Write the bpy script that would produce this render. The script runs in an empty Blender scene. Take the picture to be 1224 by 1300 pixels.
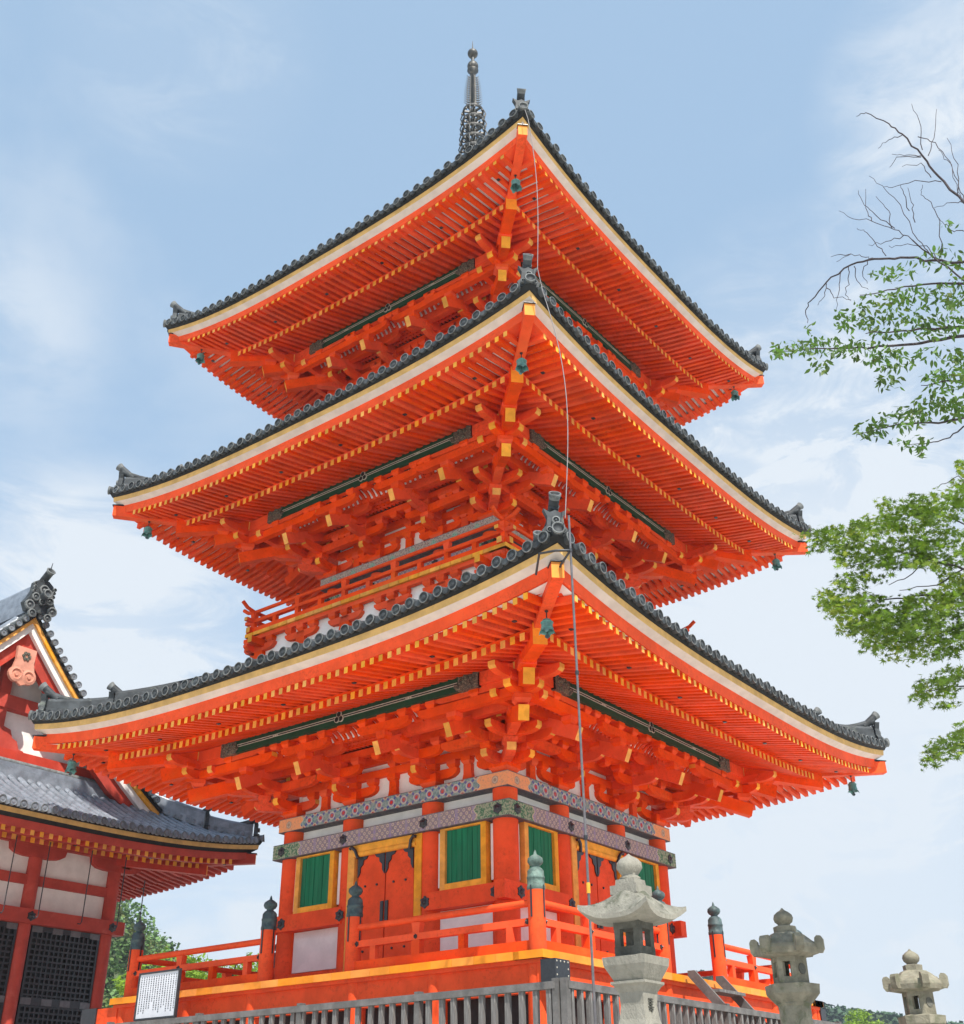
import bpy, math, random
from mathutils import Vector, Matrix, noise as mnoise

sc = bpy.context.scene
COL = sc.collection
R_ = math.radians

# ------------------------------------------------------------------ camera
CAM = Vector((13.92276, -18.03015, 2.81663))
YAW, PITCH, ROLL, FPX, CX, CY = R_(127.33249), R_(28.9073), R_(-0.58905), 1430.04, 612.0, 650.0
FWD = Vector((math.cos(PITCH) * math.cos(YAW), math.cos(PITCH) * math.sin(YAW), math.sin(PITCH)))
_r = Vector((math.sin(YAW), -math.cos(YAW), 0)); _u = _r.cross(FWD)
RGT = _r * math.cos(ROLL) + _u * math.sin(ROLL)
UPV = _u * math.cos(ROLL) - _r * math.sin(ROLL)
cd = bpy.data.cameras.new("Camera")
cam = bpy.data.objects.new("Camera", cd); COL.objects.link(cam)
m = Matrix((RGT, UPV, -FWD)).transposed().to_4x4(); m.translation = CAM
cam.matrix_world = m
cd.sensor_fit = 'HORIZONTAL'; cd.sensor_width = 36.0
cd.lens = 36.0 * FPX / 1224.0
cd.clip_start = 0.1; cd.clip_end = 6000
sc.camera = cam

# ------------------------------------------------------------------ light
SUN_EL, SUN_AZ = R_(54), R_(-30)          # azimuth counted from +x towards +y
EXPOSURE = 0.76
w = bpy.data.worlds.new("World"); sc.world = w; w.use_nodes = True
nt = w.node_tree; nt.nodes.clear()


class NG:
    """small helper that writes node maths"""
    def __init__(s, nt): s.nt = nt
    def node(s, t, **k):
        n = s.nt.nodes.new(t)
        for a, b in k.items(): setattr(n, a, b)
        return n
    def put(s, sock, v):
        if isinstance(v, bpy.types.NodeSocket): s.nt.links.new(v, sock)
        else: sock.default_value = v
    def math(s, op, a, b=None, c=None, clamp=False):
        n = s.node('ShaderNodeMath', operation=op, use_clamp=clamp)
        s.put(n.inputs[0], a)
        if b is not None: s.put(n.inputs[1], b)
        if c is not None: s.put(n.inputs[2], c)
        return n.outputs[0]
    def step(s, v, a, b, lo=0.0, hi=1.0):
        n = s.node('ShaderNodeMapRange', interpolation_type='SMOOTHSTEP')
        s.put(n.inputs[0], v); s.put(n.inputs[1], a); s.put(n.inputs[2], b); s.put(n.inputs[3], lo); s.put(n.inputs[4], hi)
        return n.outputs[0]
    def mix(s, f, a, b, mode='MIX'):
        n = s.node('ShaderNodeMix', data_type='RGBA', blend_type=mode)
        s.put(n.inputs[0], f)
        s.put(n.inputs[6], a if isinstance(a, bpy.types.NodeSocket) else (*a[:3], 1))
        s.put(n.inputs[7], b if isinstance(b, bpy.types.NodeSocket) else (*b[:3], 1))
        return n.outputs[2]
    def noise(s, vec, scale, detail=3, rough=.55, dist=0):
        n = s.node('ShaderNodeTexNoise'); s.put(n.inputs['Vector'], vec)
        n.inputs['Scale'].default_value = scale; n.inputs['Detail'].default_value = detail
        n.inputs['Roughness'].default_value = rough; n.inputs['Distortion'].default_value = dist
        return n.outputs[0]
    def mapping(s, vec, scale=(1, 1, 1), loc=(0, 0, 0), rot=(0, 0, 0)):
        n = s.node('ShaderNodeMapping'); s.put(n.inputs[0], vec)
        n.inputs[1].default_value = loc; n.inputs[2].default_value = rot; n.inputs[3].default_value = scale
        return n.outputs[0]
    def dot(s, v, d):
        n = s.node('ShaderNodeVectorMath', operation='DOT_PRODUCT'); s.put(n.inputs[0], v); n.inputs[1].default_value = d
        return n.outputs['Value']


def sky_dir(px, py):
    return (FWD * FPX + RGT * (px - CX) - UPV * (py - CY)).normalized()


g = NG(nt)
sky = g.node('ShaderNodeTexSky', sky_type='NISHITA', sun_disc=False, sun_elevation=SUN_EL,
             sun_rotation=math.pi / 2 - SUN_AZ, altitude=200, air_density=1.0, dust_density=1.2, ozone_density=1.2)
tc = g.node('ShaderNodeTexCoord').outputs['Generated']
n1 = g.noise(g.mapping(tc, (1.0, 1.0, 2.2), (.3, .1, .7)), 2.6, 7, .58, .35)
n2 = g.noise(g.mapping(tc, (1.6, .8, 3.4), (1.3, 2.1, .2), (0.3, .2, .5)), 7.0, 10, .66, .9)
# cloud banks that hang in given directions of the sky: (direction, inner cos, outer cos, amount)
fac = g.math('MULTIPLY', g.step(n1, .50, .78), .30)
for (px, py, r0, r1, amt) in ((60, 800, 1, 9, .75), (150, 860, 1, 8, .6), (1050, 600, 2, 14, .95), (1000, 760, 2, 14, .7),
                              (1215, 130, 1, 7, .7), (1250, 300, 1, 9, .5), (240, 60, .5, 7, .32), (20, 330, .5, 6, .18), (0, 440, .5, 6, .35),
                              (900, 1050, 4, 24, .9), (1150, 1000, 4, 22, .8), (330, 880, 1, 12, .6), (60, 720, 1, 7, .5), (1000, 880, 2, 12, .5), (250, 1150, 2, 10, .5)):
    d = sky_dir(px, py)
    blob = g.step(g.dot(tc, d), math.cos(R_(r1)), math.cos(R_(r0)))
    wisp = g.step(g.math('ADD', n1, g.math('MULTIPLY', g.math('SUBTRACT', n2, .5), .8)), .34, .66)
    wisp = g.math('ADD', g.math('MULTIPLY', wisp, .75), .25)
    fac = g.math('ADD', fac, g.math('MULTIPLY', g.math('MULTIPLY', blob, wisp), amt))
zz = g.dot(tc, (0, 0, 1))
fac = g.math('ADD', fac, g.step(zz, .55, .0, 0, .45))
fac = g.math('MINIMUM', fac, .93)
veil = g.mix(.55, sky.outputs[0], (5.2, 7.4, 9.9))
col = g.mix(fac, veil, (7.0, 7.55, 8.15))
bg = g.node('ShaderNodeBackground'); nt.links.new(col, bg.inputs[0]); bg.inputs[1].default_value = 0.070
out = g.node('ShaderNodeOutputWorld'); nt.links.new(bg.outputs[0], out.inputs[0])

sd = bpy.data.lights.new("sun", 'SUN'); sd.energy = 4.2; sd.angle = R_(0.6); sd.color = (1.0, .94, .86)
so = bpy.data.objects.new("sun", sd); COL.objects.link(so)
tosun = Vector((math.cos(SUN_EL) * math.cos(SUN_AZ), math.cos(SUN_EL) * math.sin(SUN_AZ), math.sin(SUN_EL)))
so.rotation_euler = tosun.to_track_quat('Z', 'Y').to_euler(); so.location = (40, 0, 60)
sc.view_settings.view_transform = 'Standard'; sc.view_settings.look = 'None'
sc.view_settings.exposure = EXPOSURE; sc.view_settings.gamma = 1
sc.cycles.max_bounces = 8; sc.cycles.diffuse_bounces = 5
try:
    sc.cycles.use_denoising = True
except Exception:
    pass

# ------------------------------------------------------------------ materials
MATS = {}


def mat(name, color, rough=.6, var=.18, scale=6.0, bump=.0, bscale=30., color2=None, c2lo=.55, c2hi=.7, c2scale=3.0, spec=.25,
        metal=0.0, stretch=(1, 1, 1), translucent=0.0, island=.10, dirt=None):
    mm = bpy.data.materials.new(name); mm.use_nodes = True
    nt = mm.node_tree; b = nt.nodes['Principled BSDF']; g = NG(nt)
    oc = g.node('ShaderNodeTexCoord').outputs['Object']
    v = g.mapping(oc, stretch)
    n = g.noise(v, scale, 4, .6)
    dk = tuple(c * (1 - var) for c in color); lt = tuple(min(c * (1 + var), 1) for c in color)
    c = g.mix(g.step(n, .3, .7), dk, lt)
    if color2 is not None:
        n3 = g.noise(v, c2scale, 6, .65, .4)
        c = g.mix(g.step(n3, c2lo, c2hi), c, color2)
    if dirt is not None:      # grime: fine specks gathered in larger patches
        d1 = g.noise(oc, 17.0, 5, .7); d2 = g.noise(oc, .9, 4, .6)
        c = g.mix(g.math('MULTIPLY', g.step(g.math('ADD', g.math('MULTIPLY', d1, .6), g.math('MULTIPLY', d2, .4)), .50, .66), .55), c, dirt)
    if island > 0:            # every separate piece of timber, tile or leaf has a tone of its own
        ri = g.node('ShaderNodeNewGeometry').outputs['Random Per Island']
        hv = g.node('ShaderNodeHueSaturation'); nt.links.new(c, hv.inputs['Color'])
        nt.links.new(g.math('ADD', g.math('MULTIPLY', ri, 2 * island), 1 - island), hv.inputs['Value'])
        nt.links.new(g.math('ADD', g.math('MULTIPLY', g.math('FRACT', g.math('MULTIPLY', ri, 7.31)), .14 * min(1, island * 5)), 1 - .10 * min(1, island * 5)), hv.inputs['Saturation'])
        c = hv.outputs[0]
    nt.links.new(c, b.inputs['Base Color'])
    b.inputs['Roughness'].default_value = rough
    b.inputs['Specular IOR Level'].default_value = spec
    b.inputs['Metallic'].default_value = metal
    if bump > 0:
        bn = g.node('ShaderNodeBump'); bn.inputs['Strength'].default_value = bump; bn.inputs['Distance'].default_value = .02
        nt.links.new(g.noise(v, bscale, 5, .6), bn.inputs['Height']); nt.links.new(bn.outputs[0], b.inputs['Normal'])
    if translucent > 0:
        t = g.node('ShaderNodeBsdfTranslucent'); nt.links.new(c, t.inputs[0])
        ms = g.node('ShaderNodeMixShader'); ms.inputs[0].default_value = translucent
        nt.links.new(b.outputs[0], ms.inputs[1]); nt.links.new(t.outputs[0], ms.inputs[2])
        nt.links.new(ms.outputs[0], nt.nodes['Material Output'].inputs[0])
    MATS[name] = mm
    return mm


mat('vermilion', (.80, .070, .005), .55, .13, 2.2, .10, 34, (.78, .125, .02), .52, .85, 1.1, .10, 0, (1, 1, 1), 0, .07, (.46, .045, .006))
mat('ochre', (.78, .35, .045), .65, .16, 5, .08, 30, (.62, .29, .06), .5, .8, 2, .12, 0, (1, 1, 1), 0, .14)
mat('fascia_ochre', (.60, .36, .11), .65, .16, 4, .1)
mat('fascia_cream', (.60, .52, .455), .75, .10, 3, .08)
mat('plaster', (.78, .755, .72), .85, .07, 3, .06, 30, (.60, .57, .52), .6, .85, 1.7, .2, 0, (1, 1, 1), 0, .04)
mat('tile', (.048, .055, .060), .62, .4, 3.5, .15, 25, (.13, .145, .125), .56, .76, 5, .25, 0, (1, 1, 1), 0, .22)
mat('tile_light', (.145, .155, .155), .65, .3, 9, .15, 40, (.08, .09, .09), .5, .7, 8, .2)
mat('eave_dark', (.014, .014, .013), .7, .4, 8, .1)
mat('purlin_green', (.010, .052, .027), .5, .2, 5)
mat('pale_line', (.42, .40, .33), .6, .15, 20)
mat('bronze_dark', (.055, .052, .042), .5, .6, 40, .4, 60, (.22, .19, .12), .5, .6, 35, .6)
mat('black_metal', (.018, .020, .024), .4, .3, 20, .1, 40, None, spec=.6)
mat('verdigris', (.095, .150, .130), .6, .3, 9, .2, 30, (.17, .255, .22), .5, .7, 8)
mat('bell_green', (.10, .27, .25), .55, .3, 9, .2, 30, (.22, .42, .39), .5, .7, 8)
mat('verdigris_dark', (.055, .085, .09), .55, .3, 9, .15, 30, (.10, .16, .15), .5, .7, 12)
mat('shutter_green', (.010, .165, .075), .6, .16, 3, .12, 30, (.03, .13, .075), .5, .8, 2, .2, 0, (5, 5, .5), 0, .12)
mat('hall_red', (.45, .052, .032), .6, .14, 2.5, .06, 40, (.56, .11, .075), .55, .8, 2, .15)
mat('hall_tile', (.19, .215, .25), .34, .25, 4, .12, 25, (.27, .29, .32), .55, .8, 6, .5, .1, (1, 1, 1), 0, .16)
mat('pink_wood', (.58, .25, .17), .65, .15, 5, .05)
mat('stone_light', (.26, .25, .21), .88, .15, 7, .6, 60, (.17, .17, .135), .52, .76, 7, .2, 0, (1, 1, .5))
mat('stone_weathered', (.215, .21, .175), .9, .2, 9, .7, 60, (.11, .115, .085), .47, .62, 11, .2)
mat('stone_mossy', (.235, .22, .165), .9, .25, 7, .6, 45, (.13, .14, .085), .48, .7, 6, .2)
mat('stone_dark', (.10, .10, .085), .9, .3, 10, .5, 40)
mat('grey_wood', (.135, .13, .125), .75, .25, 5, .3, 30, (.30, .29, .27), .5, .7, 7, .2, 0, (6, 6, .6), 0, .2)
mat('grey_wood_rail', (.135, .13, .125), .75, .25, 5, .3, 30, (.10, .10, .095), .5, .7, 3, .2)
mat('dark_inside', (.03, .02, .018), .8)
mat('recess_shade', (.10, .018, .012), .85)  # dark red that carries the shade of the bracket recesses in its colour
mat('edge_orange', (.80, .27, .028), .65, .14, 3, .08, 30, (.62, .24, .05), .5, .8, 2, .12, 0, (1, 1, 1), 0, .10)
mat('sign_white', (.62, .64, .68), .5, .05)
mat('ink', (.05, .05, .06), .7)
mat('cable_pale', (.20, .19, .19), .5)
mat('conduit', (.11, .105, .11), .35, .2, 12, 0, 30, None, spec=.6)
mat('spire_bronze', (.04, .042, .04), .5, .35, 12, .2, 40, (.15, .13, .10), .5, .7, 9, .5)
mat('gravel', (.62, .59, .53), .9, .12, 4, .3, 60)
mat('paving', (.58, .555, .50), .85, .15, 2, .3, 40)
mat('bark', (.075, .060, .050), .9, .35, 20, .6, 40)
mat('twig', (.060, .050, .055), .85, .3, 20)
mat('leaf_cherry', (.075, .16, .025), .55, .45, 1.4, 0, 30, (.15, .20, .03), .5, .7, 2.0, .35, 0, (1, 1, 1), .36, .3)
mat('leaf_maple', (.105, .195, .016), .55, .5, 1.6, 0, 30, (.27, .33, .03), .48, .68, 1.6, .3, 0, (1, 1, 1), .48, .3)
mat('leaf_forest', (.11, .195, .06), .8, .5, .16, 0, 30, (.15, .17, .05), .52, .66, .10, .1, 0, (1, 1, 1), .2, .25)
mat('leaf_bright', (.20, .32, .03), .7, .3, .8, 0, 30, (.20, .27, .04), .5, .7, 1.0, .2, 0, (1, 1, 1), .4)
mat('hill_soil', (.07, .085, .04), .95, .4, .1)
mat('far_forest', (.05, .095, .05), .95, .5, .08, .0, 30, (.09, .13, .05), .5, .65, .05, .1, 0, (1, 1, 1), 0, .3)
mat('grey_roof', (.08, .085, .09), .7, .3, 3)


def pattern_mat(name, kind, half, zmid, h, endlen):
    mm = bpy.data.materials.new(name); mm.use_nodes = True
    nt = mm.node_tree; b = nt.nodes['Principled BSDF']; g = NG(nt)
    sp = g.node('ShaderNodeSeparateXYZ'); nt.links.new(g.node('ShaderNodeTexCoord').outputs['Object'], sp.inputs[0])
    x, z = sp.outputs[0], sp.outputs[2]
    vv = g.math('DIVIDE', g.math('SUBTRACT', z, zmid), h)      # -.5 .. .5

    def cell(v, p, off=0.0):
        return g.math('SUBTRACT', g.math('FRACT', g.math('ADD', g.math('DIVIDE', v, p), off)), .5)
    def rad(cx, cy):
        return g.math('SQRT', g.math('ADD', g.math('MULTIPLY', cx, cx), g.math('MULTIPLY', cy, cy)))
    oc = g.node('ShaderNodeTexCoord').outputs['Object']
    if kind == 'flowers':
        cx = cell(x, .30); cx2 = cell(x, .30, .5)
        xr = g.math('MULTIPLY', cx, .30); xr2 = g.math('MULTIPLY', cx2, .30); yr = g.math('MULTIPLY', vv, h)
        lat = g.math('ABSOLUTE', g.math('SUBTRACT', g.math('ABSOLUTE', cx), g.math('ABSOLUTE', vv)))
        c = g.mix(g.step(g.noise(oc, 22, 2), .4, .6), (.13, .24, .26), (.26, .36, .34))
        c = g.mix(g.step(lat, .16, .06), c, (.07, .09, .30))
        r = rad(xr, yr)
        c = g.mix(g.step(r, .085, .07), c, (.50, .46, .40)); c = g.mix(g.step(r, .055, .045), c, (.10, .10, .32))
        c = g.mix(g.step(r, .04, .032), c, (.52, .04, .03))
        ytop = g.math('SUBTRACT', g.math('ABSOLUTE', yr), h * .5)
        r2 = rad(xr2, ytop)
        c = g.mix(g.step(r2, .07, .055), c, (.48, .40, .30)); c = g.mix(g.step(r2, .04, .03), c, (.40, .05, .05))
        endc = (.78, .34, .15)
    elif kind == 'lattice':
        p = .125
        a = cell(g.math('ADD', x, z), p); bb = cell(g.math('SUBTRACT', x, z), p)
        e = g.math('MINIMUM', g.math('ABSOLUTE', a), g.math('ABSOLUTE', bb))
        r = rad(a, bb)
        c = g.mix(g.step(r, .40, .30), (.24, .20, .25), (.50, .43, .32))
        c = g.mix(g.step(r, .16, .10), c, (.20, .12, .30))
        c = g.mix(g.step(g.math('ABSOLUTE', cell(x, .38)), .10, .05), c, g.mix(g.step(r, .30, .2), (.30, .26, .34), (.26, .2, .4)))
        endc = g.mix(g.step(g.noise(oc, 34, 2), .45, .55), (.05, .17, .09), (.30, .36, .24))
    else:
        vo = g.node('ShaderNodeTexVoronoi'); nt.links.new(oc, vo.inputs['Vector']); vo.inputs['Scale'].default_value = 26
        d = vo.outputs['Distance']
        c = g.mix(g.step(d, .25, .5), (.16, .15, .18), (.42, .39, .33))
        c = g.mix(g.step(g.noise(oc, 30, 2), .56, .62), c, (.30, .16, .14))
        k = g.math('ABSOLUTE', cell(x, .56))
        spot = rad(g.math('MULTIPLY', k, .56), g.math('MULTIPLY', vv, h))
        c = g.mix(g.step(spot, .10, .05), c, g.mix(g.step(d, .2, .4), (.03, .30, .18), (.25, .42, .34)))
        endc = None
    if endc is not None:
        wob = g.math('MULTIPLY', g.math('SINE', g.math('MULTIPLY', vv, 9.0)), .035)
        e = g.math('SUBTRACT', half - endlen, g.math('ADD', g.math('ABSOLUTE', x), wob))
        c = g.mix(g.step(e, .022, .012), c, (.60, .52, .36)); c = g.mix(g.step(e, .006, -.004), c, endc)
        if kind == 'flowers':
            r3 = rad(g.math('SUBTRACT', g.math('ABSOLUTE', x), half - .27), g.math('MULTIPLY', vv, h))
            c = g.mix(g.step(r3, .075, .065), c, (.30, .22, .16)); c = g.mix(g.step(g.math('ABSOLUTE', g.math('SUBTRACT', r3, .045)), .018, .01), c, (.5, .4, .3))
    edge = g.math('ABSOLUTE', vv)
    c = g.mix(g.step(edge, .44, .47), c, (.10, .10, .12))
    fd = g.noise(oc, 3.0, 6, .7); fs_ = g.noise(oc, 26.0, 4, .7)
    c = g.mix(g.math('MULTIPLY', g.step(g.math('ADD', g.math('MULTIPLY', fd, .5), g.math('MULTIPLY', fs_, .5)), .44, .62), .45), c, (.36, .31, .25))
    c = g.mix(g.math('MULTIPLY', g.step(fs_, .5, .7), .25), c, (.10, .09, .09))
    nt.links.new(c, b.inputs['Base Color']); b.inputs['Roughness'].default_value = .75; b.inputs['Specular IOR Level'].default_value = .15
    MATS[name] = mm


# ------------------------------------------------------------------ mesh builder
class MB:
    def __init__(s): s.v = []; s.f = []; s.m = []; s.sm = []; s.T = None
    def add(s, vs, fs, mt, smooth=False):
        o = len(s.v)
        for p in vs:
            p = Vector(p); s.v.append(s.T @ p if s.T is not None else p)
        for i, f in enumerate(fs):
            s.f.append([o + k for k in f]); s.m.append(mt if isinstance(mt, str) else mt[i]); s.sm.append(smooth)
    def hexa(s, p, mt, end0=None, end1=None):
        """p: 8 points, 0-3 one end (ring), 4-7 other end"""
        fs = [(0, 3, 2, 1), (4, 5, 6, 7), (0, 1, 5, 4), (1, 2, 6, 5), (2, 3, 7, 6), (3, 0, 4, 7)]
        ms = [end0 or mt, end1 or mt, mt, mt, mt, mt]
        s.add(p, fs, ms)
    def box(s, x0, x1, y0, y1, z0, z1, mt, xe=None):
        p = [(x0, y0, z0), (x0, y1, z0), (x0, y1, z1), (x0, y0, z1), (x1, y0, z0), (x1, y1, z0), (x1, y1, z1), (x1, y0, z1)]
        s.hexa(p, mt, xe, xe)
    def beam(s, a, b, w, h, mt, end=None, up=(0, 0, 1), end0=None):
        a = Vector(a); b = Vector(b); d = (b - a).normalized(); up = Vector(up)
        r = d.cross(up).normalized(); u = r.cross(d)
        r = r * (w / 2); u = u * (h / 2)
        s.hexa([a - r - u, a + r - u, a + r + u, a - r + u, b - r - u, b + r - u, b + r + u, b - r + u], mt, end0, end)
    def prism(s, poly, o, u, v, wv, mt, emats=None):
        """poly (a,b) -> o + a*u + b*v, extruded by wv about its middle; emats: material per edge"""
        o, u, v, wv = Vector(o), Vector(u), Vector(v), Vector(wv)
        n = len(poly)
        A = [o + u * a + v * b - wv * .5 for a, b in poly]; B = [p + wv for p in A]
        fs = [tuple(range(n))[::-1], tuple(range(n, 2 * n))]; ms = [mt, mt]
        for i in range(n):
            j = (i + 1) % n
            fs.append((i, j, n + j, n + i)); ms.append((emats[i] if emats else None) or mt)
        s.add(A + B, fs, ms)
    def tube(s, path, r, n=8, mt='', cap=True, smooth=True, capmat=None):
        path = [Vector(p) for p in path]; rs = r if isinstance(r, (list, tuple)) else [r] * len(path)
        vs = []; ref = None
        for i, p in enumerate(path):
            d = (path[min(i + 1, len(path) - 1)] - path[max(i - 1, 0)]).normalized()
            if ref is None: ref = Vector((0, 0, 1)) if abs(d.z) < .9 else Vector((1, 0, 0))
            a = d.cross(ref).normalized(); b2 = a.cross(d).normalized(); ref = b2
            for k in range(n):
                t = 2 * math.pi * k / n
                vs.append(p + a * (rs[i] * math.cos(t)) + b2 * (rs[i] * math.sin(t)))
        fs = []
        for i in range(len(path) - 1):
            for k in range(n):
                k2 = (k + 1) % n
                fs.append((i * n + k, i * n + k2, (i + 1) * n + k2, (i + 1) * n + k))
        s.add(vs, fs, mt, smooth)
        if cap:
            e = (len(path) - 1) * n
            s.add(vs[:n], [tuple(range(n))[::-1]], capmat or mt); s.add(vs[e:], [tuple(range(n))], capmat or mt)
    def lathe(s, o, prof, n=16, mt='', smooth=True, axis=None, rot=0.0, cap=True):
        """prof: (r, h[, mat]); revolve about z (or axis) at o"""
        o = Vector(o)
        if axis is None: X, Y, Z = Vector((1, 0, 0)), Vector((0, 1, 0)), Vector((0, 0, 1))
        else:
            Z = Vector(axis).normalized(); X = Z.orthogonal().normalized()
            if abs(Z.z) < .99: X = Z.cross(Vector((0, 0, 1))).normalized()
            Y = Z.cross(X)
        vs = []
        for p in prof:
            for k in range(n):
                t = 2 * math.pi * k / n + rot
                vs.append(o + X * (p[0] * math.cos(t)) + Y * (p[0] * math.sin(t)) + Z * p[1])
        fs = []; ms = []
        for i in range(len(prof) - 1):
            for k in range(n):
                k2 = (k + 1) % n
                fs.append((i * n + k, i * n + k2, (i + 1) * n + k2, (i + 1) * n + k))
                ms.append(prof[i + 1][2] if len(prof[i + 1]) > 2 else mt)
        s.add(vs, fs, ms, smooth)
        if not cap: return
        if prof[0][0] > 1e-4: s.add(vs[:n], [tuple(range(n))[::-1]], mt)
        if prof[-1][0] > 1e-4: s.add(vs[-n:], [tuple(range(n))], ms[-1])
    def frustum(s, o, a0, b0, a1, b1, z0, z1, mt, top=True):
        x, y = o
        s.hexa([(x - a0, y - b0, z0), (x + a0, y - b0, z0), (x + a0, y + b0, z0), (x - a0, y + b0, z0),
                (x - a1, y - b1, z1), (x + a1, y - b1, z1), (x + a1, y + b1, z1), (x - a1, y + b1, z1)], mt)
    def mesh(s, name):
        me = bpy.data.meshes.new(name)
        me.from_pydata([tuple(v) for v in s.v], [], s.f)
        keys = []
        for k in s.m:
            if k not in keys: keys.append(k)
        for k in keys: me.materials.append(MATS[k])
        idx = {k: i for i, k in enumerate(keys)}
        me.polygons.foreach_set('material_index', [idx[k] for k in s.m])
        me.polygons.foreach_set('use_smooth', s.sm)
        me.update()
        return me
    def build(s, name, parent=None, loc=(0, 0, 0), rot=0.0):
        return link(name, s.mesh(name), parent, loc, rot)


def link(name, me, parent=None, loc=(0, 0, 0), rot=0.0):
    o = bpy.data.objects.new(name, me); COL.objects.link(o)
    o.location = loc; o.rotation_euler = (0, 0, rot)
    if parent is not None: o.parent = parent
    return o


def tag(o, label=None, cat=None, group=None, kind=None):
    if label: o['label'] = label
    if cat: o['category'] = cat
    if group: o['group'] = group
    if kind: o['kind'] = kind
    return o


def thing(name, label, cat, loc=(0, 0, 0), rot=0.0, group=None):
    return tag(link(name, None, None, loc, rot), label, cat, group)


def dup(o, parent, loc=None, rot=None):
    c = o.copy(); COL.objects.link(c); c.parent = parent
    if loc is not None: c.location = loc
    if rot is not None: c.rotation_euler = (0, 0, rot)
    for ch in list(o.children): dup(ch, c)
    return c


def four(o, parent):
    for k in (1, 2, 3): dup(o, parent, o.location, o.rotation_euler[2] + k * math.pi / 2)


# ------------------------------------------------------------------ eaves and tiled roof (one side is made, three are copies)
def make_roof(parent, loc, R, zc, sag, tp, fa, ba, t_in, rise, wood, tile, rstep=.183, tstep=.272, with_purlin=True, hip_end=True, sides4=True,
              purlin_drop=0.0, board='plaster', raf=(.080, .105), slope_b=.33, dz_r=0.0, white_band='fascia_cream', ridge=True):
    zm = zc - sag
    def eave(s): return zm + sag * min(abs(s) / R, 1.05) ** 3
    def gl(t): return max(0.0, min(1.0, (t - tp) / (R - tp))) ** .5
    def lift(s, t): return sag * (min(abs(s), R) / R) ** 3 * gl(t)
    def zt(s, t):
        u = R - t
        return zm + .125 + rise(u) + sag * (min(abs(s), R) / R) ** 3 * max(0.0, 1 - u / 3.6) ** 1.5
    def zf(s, t): return zm - .40 + dz_r + (fa - t) * .19 + lift(s, t)
    def zb(s, t): return zm - .385 + dz_r + (ba - t) * slope_b + lift(s, t)
    P = lambda s, t, z: (s, -t, z)
    # --- base sheet of the roof, all four sides
    mb = MB()
    for k in range(4):
        mb.T = Matrix.Rotation(k * math.pi / 2, 4, 'Z')
        nu, ns = 12, 28
        vs = []
        for i in range(nu + 1):
            t = (R + .06) + (t_in - R - .06) * i / nu
            for j in range(ns + 1):
                s = (2 * j / ns - 1) * t; vs.append(P(s, t, zt(s, t)))
        fs = [(i * (ns + 1) + j, i * (ns + 1) + j + 1, (i + 1) * (ns + 1) + j + 1, (i + 1) * (ns + 1) + j) for i in range(nu) for j in range(ns)]
        mb.add(vs, fs, tile)
    mb.T = None
    roof = mb.build('roof', parent, loc)
    # --- rows of round tiles with end discs
    jr = random.Random(int(R * 100))
    mb = MB(); n = int((2 * R) / tstep); s0 = -(n - 1) * tstep / 2
    for i in range(n):
        s = s0 + i * tstep
        tin = max(abs(s) + .02, t_in); tout = R + .10
        if tout - tin < .12: tin = tout - .12
        ns = max(2, int((tout - tin) / .45)); vs = []
        for j in range(ns + 1):
            t = tout + (tin - tout) * j / ns; z = zt(s, t) + .025
            for a in range(6):
                th = math.pi * a / 5
                vs.append(P(s + .074 * math.cos(th), t, z + .08 * math.sin(th)))
        fs = [(j * 6 + a, j * 6 + a + 1, (j + 1) * 6 + a + 1, (j + 1) * 6 + a) for j in range(ns) for a in range(5)]
        mb.add(vs, fs, tile, True)
        # raised lips where tiles overlap
        j = .3
        while tout - j > tin + .05:
            t = tout - j; z = zt(s, t) + .025; vs = []
            for (dt, rr) in ((0, .074), (.0, .083), (.05, .083), (.05, .074)):
                for a in range(6):
                    th = math.pi * a / 5
                    vs.append(P(s + rr * math.cos(th), t - dt, z + (rr + .006) * math.sin(th) + (rise(R - t + dt) - rise(R - t))))
            mb.add(vs, [(q * 6 + a, q * 6 + a + 1, (q + 1) * 6 + a + 1, (q + 1) * 6 + a) for q in range(3) for a in range(5)], tile)
            j += .33
        z = zt(s, tout) + .03 + jr.uniform(-.008, .008)
        mb.lathe(P(s + jr.uniform(-.008, .008), tout + jr.uniform(-.012, .012), z), [(.088, -.06), (.091, .02, tile), (.089, .03, 'tile_light'), (.077, .03, 'tile_light'), (.072, .012, tile), (.036, .012, tile),
                                 (.030, .024, tile), (0.0, .026, tile)], 14, tile, False, axis=(jr.uniform(-.07, .07), -1, jr.uniform(-.07, .07)))
    for i in range(n - 1):
        a = s0 + i * tstep + .06; b = a + tstep - .12; pts = []
        for q in range(7):
            x = a + (b - a) * q / 6; pts.append((x, -.012 - .05 * math.sin(math.pi * q / 6)))
        mid = (a + b) / 2; z = zt(mid, R + .09)
        top = [(b, .035), (a, .035)]
        mb.prism([(x, zz + (eave(x) - eave(mid))) for x, zz in pts + top], P(0, R + .085, z), (1, 0, 0), (0, 0, 1), (0, .035, 0), tile)
    o = mb.build('round_tiles', roof); four(o, roof) if sides4 else None
    # --- eave boards
    mb = MB()
    prof = [(R + .075, .115, 'eave_dark'), (R + .02, .012, 'eave_dark'), (R, .012, 'eave_dark'), (R - .012, -.095, 'fascia_ochre'), (R - .135, -.165, white_band), (R - .142, -.167, wood),
            (R - .165, -.345 + dz_r * .6, wood), (R - .45, -.325 + dz_r * .6, wood)]
    N = 40; vs = []; fs = []; ms = []
    for (t, dz, _) in prof:
        for j in range(N + 1):
            s = (2 * j / N - 1); s = math.copysign(abs(s) ** .8, s) * t
            vs.append(P(s, t, eave(s) + dz))
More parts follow.
